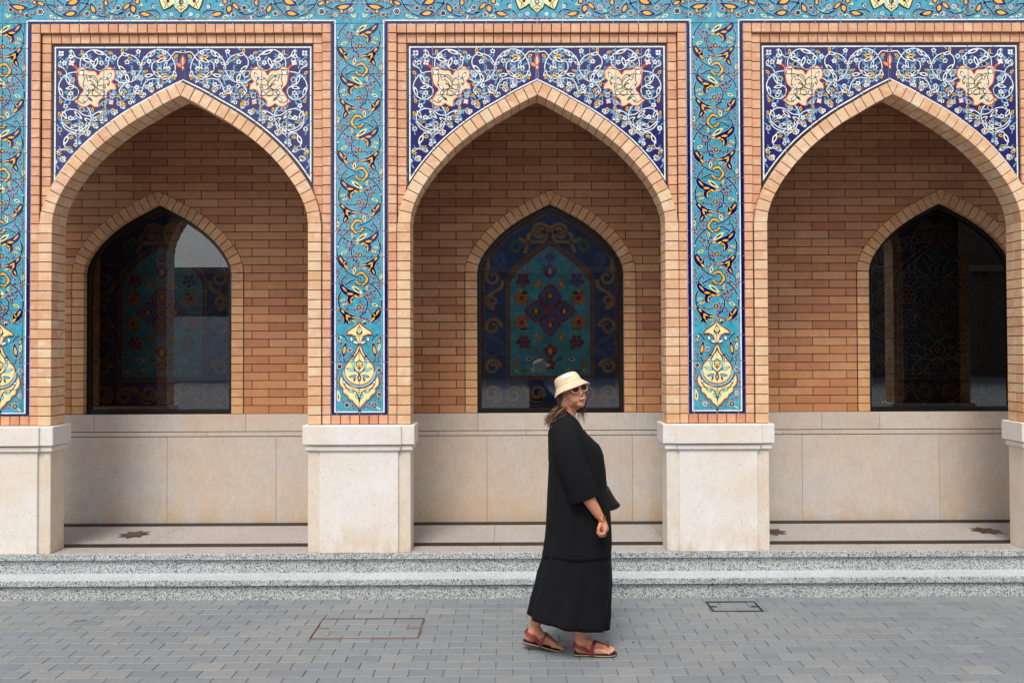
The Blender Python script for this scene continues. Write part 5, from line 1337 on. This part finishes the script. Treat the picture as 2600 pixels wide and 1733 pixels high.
for s_ in (-1, 1):
    E_((s_ * .030, .056, -.026), (.030, .030, .026)); E_((s_ * .042, .030, -.018), (.027, .044, .046)); E_((s_ * .034, .046, -.045), (.028, .034, .034)); E_((s_ * .040, .020, -.062), (.026, .040, .026)); E_((s_ * .073, -.008, -.014), (.008, .018, .030)); E_((s_ * .074, -.004, -.038), (.006, .010, .012))
    E_((s_ * .010, .096, -.030), (.0085, .010, .0075)); E_((s_ * .030, .070, .030), (.022, .016, .010))
B += [(tuple(H(0, .086, .018)), .0085, tuple(H(0, .105, -.020)), .0098), (tuple(H(0, .105, -.022)), .0098, tuple(H(0, .097, -.030)), .0095)]
E_((0, .082, -.052), (.026, .014, .012)); E_((0, .080, -.066), (.022, .014, .010)); E_((0, .076, .050), (.046, .022, .03))
bm_ = capsules(B)
body = link('body', bm_.mesh('body', M['skin'], fix=False), woman)
rm = body.modifiers.new('fuse', 'REMESH'); rm.mode = 'VOXEL'; rm.voxel_size = .0042; rm.use_smooth_shade = True
smo = body.modifiers.new('soften', 'SMOOTH'); smo.factor = .5; smo.iterations = 6

def loft(rings, name, mat, closed=False, seg=48, cap=False):
    b = MB()
    for rg in rings: b.v += [tuple(p) for p in rg]
    n_ = len(rings[0])
    for i in range(len(rings) - 1):
        for j in range(n_):
            j2 = (j + 1) % n_; b.f.append((i * n_ + j, i * n_ + j2, (i + 1) * n_ + j2, (i + 1) * n_ + j)); b.m.append(0)
    if cap: b.f.append(tuple(range(n_))); b.m.append(0); b.f.append(tuple(reversed(range((len(rings) - 1) * n_, len(rings) * n_)))); b.m.append(0)
    return b.mesh(name, mat, smooth=True)
def lerp_tab(tab, z):
    for (z0, *a), (z1, *b_) in zip(tab, tab[1:]):
        if z0 >= z >= z1:
            t_ = (z0 - z) / (z0 - z1); t_ = t_ * t_ * (3 - 2 * t_) * .5 + t_ * .5; return [p_ + (q_ - p_) * t_ for p_, q_ in zip(a, b_)]
    return list(tab[-1][1:])
SEG = 72
def ring(z, xb, xf, hy, fold=0, ph=0.0, pw=2.3, zf=None, kk_=9):
    cx, hx = (xb + xf) / 2, (xf - xb) / 2; out = []
    for j in range(SEG):
        a = 6.28318 * j / SEG; ca, sa = math.cos(a), math.sin(a)
        r_ = (abs(ca) ** pw + abs(sa) ** pw) ** (-1 / pw)
        f_ = 1 + fold * (.6 * math.sin(kk_ * a + ph) + .4 * math.sin((kk_ * 2 - 3) * a + ph * 1.7 + 1)) + .022 * noise.noise(Vector((2.4 * ca, 2.4 * sa, z * 3.2 + ph))) + .010 * noise.noise(Vector((6 * ca, 6 * sa, z * 9)))
        out.append((cx + hx * r_ * ca * f_, hy * r_ * sa * f_, (zf(ca, sa) if zf else z)))
    return out
# lower dress
tab = [(.80, -.158, .220, .176), (.60, -.188, .2285, .187), (.46, -.224, .231, .188), (.30, -.256, .220, .19), (.19, -.275, .208, .19)]
rings = []
n_ = 26
for i in range(n_ + 1):
    t_ = i / n_; z = .80 - (.80 - .203) * t_; v = lerp_tab(tab, z)
    def zf(ca, sa, z=z, t_=t_): return z + t_ ** 3 * (-.040 * ca + .006 * math.sin(6 * sa))
    rings.append(ring(z, v[0], v[1], v[2], .003 + .060 * t_ ** 1.4, 2.2 * t_, zf=zf, kk_=8))
dr = link('dress_skirt', loft(rings, 'dress_skirt', M['black_linen']), woman); so = dr.modifiers.new('s', 'SOLIDIFY'); so.thickness = .003
# tunic over it
tab = [(1.478, -.094, -.004, .070), (1.462, -.108, .016, .095), (1.44, -.122, .030, .135), (1.41, -.135, .046, .175), (1.37, -.141, .062, .196), (1.335, -.143, .088, .200), (1.30, -.144, .124, .198), (1.268, -.145, .160, .195), (1.235, -.145, .178, .19), (1.20, -.146, .188, .188),
       (1.108, -.149, .198, .185), (1.036, -.153, .203, .187), (.95, -.157, .216, .19), (.82, -.164, .228, .190), (.68, -.173, .233, .190), (.602, -.190, .2315, .190)]
rings = []; n_ = 46
for i in range(n_ + 1):
    z = 1.478 - (1.478 - .602) * i / n_; v = lerp_tab(tab, z); t_ = max(0, min(1, (1.2 - z) / .6))
    def zf(ca, sa, z=z, i=i):
        nk = max(0, 1 - i / 7)            # neckline dips at the front, rises at the back
        return z + nk * (-.030 * max(0, ca) ** 1.5 + .004 * (1 - ca)) + (-.010 * t_ * sa if z < .7 else 0) + (.006 * math.sin(5 * math.atan2(sa, ca)) if z < .62 else 0)
    rings.append(ring(z, v[0], v[1], v[2], .005 + .020 * min(1, t_ * 1.2) * (1 if z > .75 else max(.15, (z - .60) / .15)), 1.5 + 1.2 * t_, zf=zf, kk_=7))
tu = link('tunic', loft(rings, 'tunic', M['black_linen']), woman); so = tu.modifiers.new('s', 'SOLIDIFY'); so.thickness = .0015
def tube_rings(path, seg=28, foldamp=0.0):
    rings = []; n_ = len(path)
    for i, (c, rx, ry) in enumerate(path):
        a = Vector(path[max(0, i - 1)][0]); b_ = Vector(path[min(n_ - 1, i + 1)][0]); d = (b_ - a).normalized()
        e1 = Vector((0, 1, 0)).cross(d).normalized(); e2 = d.cross(e1).normalized()
        rings.append([tuple(Vector(c) + e1 * rx * math.cos(6.28318 * j / seg) * (1 + foldamp * math.sin(5 * 6.283 * j / seg + i)) + e2 * ry * math.sin(6.28318 * j / seg)) for j in range(seg)])
    return rings
for s_, nm in ((-1, 'sleeve'), (1, 'sleeve')):
    if s_ < 0: path = [((-.05, -.07, 1.42), .050, .034), ((-.055, -.12, 1.40), .066, .040), ((-.055, -.165, 1.365), .078, .046), ((-.05, -.19, 1.31), .082, .050), ((-.036, -.200, 1.23), .084, .050), ((-.008, -.208, 1.15), .084, .050), ((.022, -.212, 1.07), .086, .048), ((.044, -.212, 1.01), .088, .046), ((.056, -.212, .978), .088, .046)]
    else: path = [((-.05, .10, 1.395), .052, .045), ((-.06, .155, 1.375), .068, .045), ((-.05, .19, 1.32), .075, .055), ((-.045, .205, 1.22), .075, .056), ((-.02, .21, 1.10), .070, .054), ((.01, .205, 1.0), .055, .048)]
    sl = link(nm, loft(tube_rings(path, foldamp=.02), nm, M['black_linen']), woman); so = sl.modifiers.new('s', 'SOLIDIFY'); so.thickness = .004
    sub = sl.modifiers.new('d', 'SUBSURF'); sub.levels = sub.render_levels = 1

# hat: sits tipped back a little more than the head
ha = R(4); rt0, up0 = rt, upv; rt_ = rt * math.cos(R(3)) - upv * math.sin(R(3)); upv_ = upv * math.cos(R(3)) + rt * math.sin(R(3)); HU = (upv_ * math.cos(ha) - fw * math.sin(ha)); HF = (fw * math.cos(ha) + upv_ * math.sin(ha))
def HH(x, y, z): return HC + upv_ * .030 + (rt_ * x + HF * y + HU * (z - .03)) * .90
def hring(rx, ry, z, dy=0, wav=0, n=40, ph=0): return [tuple(HH((rx + wav * math.sin(3 * a + ph)) * math.cos(a), dy + (ry + wav * math.cos(2 * a + ph)) * math.sin(a), z + wav * math.sin(4 * a + ph) * .5)) for a in [6.28318 * i / n for i in range(n)]]
hr = [hring(.128, .144, .014, .004, .005), hring(.110, .125, .038, .002, .002), hring(.092, .106, .062), hring(.0885, .102, .068, 0, .0006), hring(.0865, .099, .085, -.002, .0012, ph=1), hring(.083, .095, .105, -.004, .0016, ph=2), hring(.079, .090, .122, -.006, .001), hring(.070, .080, .133, -.008), hring(.045, .052, .139, -.010), hring(.004, .005, .141, -.010)]
ht = link('hat', loft(hr, 'hat', M['hat_cloth']), woman); so = ht.modifiers.new('s', 'SOLIDIFY'); so.thickness = .0028
sub = ht.modifiers.new('d', 'SUBSURF'); sub.levels = sub.render_levels = 1
b = MB()
for (r1, z1, r2, z2) in ((.0900, .0655, .0895, .0672),):
    a_, c_ = hring(r1 + .0022, r1 + .0158, z1), hring(r2 + .0022, r2 + .0152, z2)
    for i in range(40): b.face([a_[i], a_[(i + 1) % 40], c_[(i + 1) % 40], c_[i]])
link('hat_seam', b.mesh('hat_seam', plain('seam', lin(176, 150, 104), .9)), ht)
b = MB()
def hp(ang, z, r_=.0): 
    t_ = (z - .085) / .037; rx = .0865 + (.079 - .0865) * t_ + r_; ry = .099 + (.090 - .099) * t_ + r_
    return tuple(HH(rx * math.cos(ang), -.003 + ry * math.sin(ang), z))
for i in range(6):
    a0, a1 = .75 + i * .11, .75 + (i + 1) * .11; b.face([hp(a0, .098, .003), hp(a1, .098, .003), hp(a1, .121, .003), hp(a0, .121, .003)])
link('hat_patch', b.mesh('hat_patch', M['patch'], fix=False), ht)
b = MB()
for i in range(4):
    a0 = .83 + i * .13; b.face([hp(a0, .104 + .003 * (i % 2), .0038), hp(a0 + .07, .104, .0038), hp(a0 + .07, .108, .0038), hp(a0, .109, .0038)])
link('hat_print', b.mesh('hat_print', M['ink'], fix=False), ht)

def tube(pts, r_, seg=8, closed=False):
    b = MB(); P_ = [Vector(p) for p in pts]; n_ = len(P_); rr = r_ if callable(r_) else (lambda t_: r_)
    prev = None
    for i, p in enumerate(P_):
        d = (P_[(i + 1) % n_ if closed else min(n_ - 1, i + 1)] - P_[(i - 1) % n_ if closed else max(0, i - 1)])
        d = d.normalized() if d.length > 1e-9 else Vector((0, 0, 1))
        e1 = (prev - d * prev.dot(d)) if prev is not None else d.orthogonal(); e1 = e1.normalized() if e1.length > 1e-6 else d.orthogonal().normalized(); prev = e1; e2 = d.cross(e1)
        q_ = rr(i / max(1, n_ - 1)); b.v += [tuple(p + e1 * q_ * math.cos(6.28318 * j / seg) + e2 * q_ * math.sin(6.28318 * j / seg)) for j in range(seg)]
    m_ = n_ if closed else n_ - 1
    for i in range(m_):
        for j in range(seg):
            j2 = (j + 1) % seg; i2 = (i + 1) % n_; b.f.append((i * seg + j, i * seg + j2, i2 * seg + j2, i2 * seg + j)); b.m.append(0)
    return b
def add_mb(dst, src, mi=0):
    o_ = len(dst.v); dst.v += src.v; dst.f += [tuple(q_ + o_ for q_ in f_) for f_ in src.f]; dst.m += [mi] * len(src.f)

# sunglasses
sg_ = MB()
lensm = []
for s_ in (-1, 1):
    rim = []
    for i in range(24):
        a = 6.28318 * i / 24; rx, rz = .0290, .0250
        x_ = s_ * .034 + rx * math.cos(a) * (1 + .10 * max(0, math.sin(a)) * (s_ * math.cos(a) > 0)); z_ = .014 + rz * math.sin(a) * (1.04 if math.sin(a) > 0 else 1.06)
        rim.append(H(x_, .104 - .16 * max(0, abs(x_) - .01) ** 1.6 - abs(x_) * .06, z_))
    add_mb(sg_, tube(rim, .0027, 6, True))
    c_ = sum(rim, Vector()) / 24; lb_ = MB()
    for i in range(24): lb_.face([c_ + fw * .002, rim[i], rim[(i + 1) % 24]])
    lensm.append(lb_)
    add_mb(sg_, tube([H(s_ * .062, .090, .026), H(s_ * .074, .050, .020), H(s_ * .078, .0, .010)], .0028, 6))
add_mb(sg_, tube([H(-.010, .103, .018), H(0, .106, .021), H(.010, .103, .018)], .0024, 6))
sgo = link('sunglasses', sg_.mesh('sunglasses', M['frame_pink'], smooth=True), woman)
for lb_ in lensm: link('lens', lb_.mesh('lens', M['lens'], smooth=True), sgo)
# mouth with a slight smile
b = tube([H(.026 * math.sin(a), .1005 - .010 * abs(math.sin(a)) ** 2, -.050 + .004 * abs(math.sin(a))) for a in [-1.4 + 2.8 * i / 10 for i in range(11)]], lambda t_: .0028 * math.sin(math.pi * (.12 + .76 * t_)), 6)
add_mb(b, tube([H(.023 * math.sin(a), .0985 - .010 * abs(math.sin(a)) ** 2, -.0645 + .011 * abs(math.sin(a)) ** 2) for a in [-1.4 + 2.8 * i / 10 for i in range(11)]], lambda t_: .0036 * math.sin(math.pi * (.12 + .76 * t_)), 6))
link('lips', b.mesh('lips', M['lip'], smooth=True), woman)
b = tube([H(.017 * math.sin(a), .0995 - .007 * abs(math.sin(a)) ** 2, -.0565 + .003 * abs(math.sin(a))) for a in [-1.4 + 2.8 * i / 10 for i in range(11)]], .0036, 6)
link('teeth', b.mesh('teeth', M['teeth'], smooth=True), woman)
b = capsules([(tuple(H(.082, -.002, -.043)), .0052, tuple(H(.0822, -.002, -.0432)), .0052)]); link('earring', b.mesh('earring', M['silver'], smooth=True), woman)

# hair: many thin locks from under the hat
rh = random.Random(21); hb = MB()
def lock(pts, r_, mi):
    P3 = [Vector(p) for p in pts]; out = []
    for i in range(len(P3) - 1):
        p0, p1, p2, p3 = P3[max(0, i - 1)], P3[i], P3[i + 1], P3[min(len(P3) - 1, i + 2)]
        for j in range(4):
            t_ = j / 4; out.append(.5 * (2 * p1 + (p2 - p0) * t_ + (2 * p0 - 5 * p1 + 4 * p2 - p3) * t_ ** 2 + (3 * p1 - p0 - 3 * p2 + p3) * t_ ** 3))
    out.append(P3[-1]); add_mb(hb, tube(out, lambda t_: r_ * (1 - .75 * t_ ** 2), 5), mi)
for i in range(250):          # back and near side
    a = rh.uniform(3.25, 5.6)            # around the back of the head, in the head frame
    rx, ry = .079, .092
    top = H(-rx * math.cos(a) * 1.0, ry * math.sin(a) - .010, .045 + rh.uniform(-.01, .01))
    hv = rh.uniform(.004, .020); mid = H(-(rx + hv) * math.cos(a), (ry + hv) * math.sin(a) - .022, -.045 + rh.uniform(-.01, .01))
    ny = rh.uniform(-.09, .06)
    if rh.random() < .72:               # falls behind the shoulder and curls out
        e1 = Vector((-.085 + rh.uniform(-.03, .035), ny - .02, 1.475 + rh.uniform(-.01, .03)))
        e2 = Vector((-.125 + rh.uniform(-.025, .03), ny * .9 - .03, 1.435 + rh.uniform(-.015, .02)))
        e3 = e2 + Vector((rh.uniform(-.028, .0), rh.uniform(-.02, .02), rh.uniform(-.040, -.01)))
        e4 = e3 + Vector((rh.uniform(-.01, .018), 0, rh.uniform(-.02, .008)))
        pts = [top, mid, e1, e2, e3, e4]
    else:
        e1 = Vector((-.075 + rh.uniform(-.02, .03), ny, 1.50)); pts = [top, mid, e1, e1 + Vector((rh.uniform(-.03, .0), rh.uniform(-.02, .02), rh.uniform(-.07, -.04)))]
    lock(pts, rh.uniform(.0011, .0024), 0 if rh.random() < .62 else 1)
for i in range(60):           # beyond the face, hanging in front of the neck
    x0 = rh.uniform(-.088, -.068)
    top = H(x0, rh.uniform(-.01, .035), .03); mid = H(x0 - .004, rh.uniform(.0, .03), -.045)
    e1 = Vector((.050 + rh.uniform(-.012, .035), .05 + rh.uniform(-.02, .02), 1.485 + rh.uniform(-.02, .02)))
    e2 = e1 + Vector((rh.uniform(-.022, .018), rh.uniform(-.02, .01), rh.uniform(-.085, -.03)))
    lock([top, mid, e1, e2], rh.uniform(.0009, .0020), 0 if rh.random() < .5 else 1)
for i in range(34):           # wisps at the temple
    top = H(.076, rh.uniform(-.045, .022), .03); lock([top, H(.083, rh.uniform(-.05, .004), -.01), H(.084, -.04 + rh.uniform(-.025, .014), -.06), H(.078, -.06, -.11)], .0017, 0 if i % 2 else 1)
hm = hb.mesh('hair', [M['hair'], M['hair_light']], smooth=True, fix=False); link('hair', hm, woman)

# bracelet, ring, necklace
c_ = Vector((.147, -.195, .865)); ax_ = Vector((.35, .02, -.92)).normalized(); e1 = ax_.orthogonal().normalized(); e2 = ax_.cross(e1)
b = MB()
for off_, r_, tl_ in ((0, .0275, .0), (.006, .028, .25), (-.004, .0275, -.2)): add_mb(b, tube([c_ + ax_ * (off_ + tl_ * .02 * math.cos(a)) + (e1 * math.cos(a) + e2 * math.sin(a)) * r_ for a in [6.283 * i / 20 for i in range(20)]], .0018, 5, True))
link('bracelet', b.mesh('bracelet', M['gold'], smooth=True), woman)
c_ = Vector((.166, -.2035, .771)); b = tube([c_ + Vector((math.cos(a) * .0095, math.sin(a) * .0105, -.004 * math.cos(a))) for a in [6.283 * i / 14 for i in range(14)]], .0013, 5, True)
link('finger_ring', b.mesh('finger_ring', M['gold'], smooth=True), woman)
b = tube([(-.035 + .068 * math.cos(a), .072 * math.sin(a), 1.452 - .038 * math.cos(a)) for a in [6.283 * i / 28 for i in range(28)]], .0012, 5, True)
link('necklace', b.mesh('necklace', M['gold'], smooth=True), woman)

# sandals
def sandal(T, near):
    sd = 1 if near else -1
    prof = [(-.006, .022), (.02, .031), (.07, .031), (.12, .034), (.17, .041), (.215, .040), (.245, .028), (.256, .010)]
    def outline(h, g=0):
        out = []
        for f, w_ in prof: out.append(T(f, -sd * (w_ + g) + sd * (.004 if f < .1 else -.002), h))
        for f, w_ in reversed(prof): out.append(T(f, sd * (w_ + g) + sd * .002, h))
        return out
    s_ = MB(); lo, m1, m2, hi = outline(-.011), outline(-.005), outline(-.0045, .0006), outline(.001, .0006)
    n_ = len(lo)
    for A_, B_, mi in ((lo, m1, 0), (m1, m2, 0), (m2, hi, 1)):
        for i in range(n_): s_.face([A_[i], A_[(i + 1) % n_], B_[(i + 1) % n_], B_[i]], mi)
    s_.face(hi, 0); s_.face(lo[::-1], 0)
    root = link('sandal', s_.mesh('sandal', [M['sole'], M['sole_edge']]), woman)
    def strap(pts, wv, name):
        b_ = MB(); P_ = []
        for i in range(len(pts) - 1):
            p0, p1, p2, p3 = [Vector(pts[min(max(q_, 0), len(pts) - 1)]) for q_ in (i - 1, i, i + 1, i + 2)]
            for j in range(5):
                t_ = j / 5; P_.append(.5 * (2 * p1 + (p2 - p0) * t_ + (2 * p0 - 5 * p1 + 4 * p2 - p3) * t_ ** 2 + (3 * p1 - p0 - 3 * p2 + p3) * t_ ** 3))
        P_.append(Vector(pts[-1])); n2 = len(P_)
        for i in range(n2):
            t_ = i / (n2 - 1); w_ = wv(t_); d = (P_[min(n2 - 1, i + 1)] - P_[max(0, i - 1)]).normalized()
            out_ = Vector((P_[i].x, P_[i].y, P_[i].z)) - CEN; out_ = (out_ - d * out_.dot(d)).normalized(); e_ = d.cross(out_).normalized()
            b_.v += [tuple(P_[i] + e_ * w_ + out_ * .0015), tuple(P_[i] - e_ * w_ + out_ * .0015), tuple(P_[i] - e_ * w_ - out_ * .0015), tuple(P_[i] + e_ * w_ - out_ * .0015)]
        for i in range(n2 - 1):
            for j in range(4): b_.f.append((i * 4 + j, i * 4 + (j + 1) % 4, i * 4 + 4 + (j + 1) % 4, i * 4 + 4 + j)); b_.m.append(0)
        link(name, b_.mesh(name, M['sandal_red'], smooth=False), root)
    CEN = Vector(T(.05, 0, .03))
    # strap behind the heel, then over the instep to the post between the first two toes
    sidez = .030
    strap([T(.105, -.036, .002), T(.085, -.037, .024), T(.045, -.036, .043), T(.004, -.022, .056), T(-.006, 0, .060), T(.004, .022, .056), T(.045, .036, .043), T(.085, .037, .024), T(.105, .036, .002)], lambda t_: .0115, 'heel_strap')
    CEN = Vector(T(.11, 0, .0))
    strap([T(.100, -.038, .002), T(.100, -.040, .026), T(.108, -.030, .058), T(.122, -.012, .074), T(.140, sd * .004, .070)], lambda t_: .013 - .004 * t_, 'side_strap')
    strap([T(.100, .038, .002), T(.100, .040, .026), T(.108, .030, .058), T(.122, .012, .074), T(.140, sd * .004, .070)], lambda t_: .013 - .004 * t_, 'side_strap')
    strap([T(.126, sd * .0, .076), T(.150, sd * .008, .066), T(.180, sd * .014, .049), T(.205, sd * .017, .036), T(.214, sd * .0175, .012)], lambda t_: .010 - .0045 * t_, 'toe_strap')
    nm = MB()
    for i, ln in enumerate((.243, .242, .234, .224, .210)):
        s2 = sd * (.030 - i * .0165 - (.003 if i else 0)); r_ = .0062 if i == 0 else .0044
        c0 = T(ln - .007, s2, .0195); nm.face([(c0[0] + a * r_, c0[1] + b2 * r_, c0[2] + .0010 - .30 * a * r_) for a, b2 in ((-1, -.8), (0, -1), (1, -.6), (1.1, 0), (1, .6), (0, 1), (-1, .8))])
    link('toenails', nm.mesh('toenails', M['nail']), woman)
sandal(T1, True); sandal(T2, False)

# shoulder bag: soft triangular hobo bag hanging from a chain at her front
bag = thing('shoulder_bag', "small soft black leather bag hanging at the woman's front from a thin strap", 'handbag', (PX + .262, PY + .06, .90))
def bq2(u_, v_): return ((u_ - 1455) * .00241 - .262, .017 + (1650 - v_) * .002403 - .90)
outl = [bq2(*q_) for q_ in ((1541, 1240), (1546, 1238), (1550, 1243), (1556, 1254), (1564, 1268), (1572, 1279), (1578, 1286), (1577, 1292), (1570, 1297), (1560, 1301), (1549, 1303), (1530, 1303), (1520, 1297), (1520, 1285), (1530, 1262), (1537, 1246))]
outl = smooth(outl + [outl[0]], .008)[:-1]
cxb = sum(p_[0] for p_ in outl) / len(outl); czb = sum(p_[1] for p_ in outl) / len(outl)
rings = []
for y_, k_ in ((-.032, .35), (-.030, .70), (-.023, .90), (-.010, .99), (0, 1.0), (.010, .99), (.023, .90), (.030, .70), (.032, .35)):
    rings.append([(cxb + (p_[0] - cxb) * k_, y_, czb + (p_[1] - czb) * k_ - .004 * (1 - k_)) for p_ in outl])
link('bag_body', loft(rings, 'bag_body', M['bag_leather'], cap=True), bag)
b = MB()
tx, tz = bq2(1543, 1240)
for i in range(4):
    c_ = Vector((tx - .002 - .004 * i, 0, tz + .008 + i * .014)); pl = [(math.cos(a) * .006, math.sin(a) * .010) for a in [6.283 * q_ / 12 for q_ in range(12)]]
    add_mb(b, tube([c_ + (Vector((x_, 0, z_)) if i % 2 else Vector((0, x_, z_))) for x_, z_ in pl], .0018, 5, True))
link('chain', b.mesh('chain', M['bag_leather'], smooth=True), bag)
def sw(x_, y_, z_): return (x_ - .262, y_ - .06, z_ - .90)
sp3 = [sw(.206, .055, 1.07), sw(.185, .09, 1.13), sw(.160, .12, 1.20), sw(.11, .13, 1.28), sw(.05, .125, 1.35), sw(.0, .11, 1.41), sw(-.05, .095, 1.445), sw(-.11, .10, 1.43), sw(-.142, .11, 1.33), sw(-.140, .13, 1.15), sw(-.08, .195, 1.02), sw(.06, .205, .98), sw(.19, .14, .99), sw(.218, .08, 1.02)]
st3 = MB(); add_mb(st3, tube([Vector((*q_[:2], q_[2])) for q_ in sp3], .0042, 6)); link('strap', st3.mesh('strap', M['bag_leather'], smooth=True), bag)
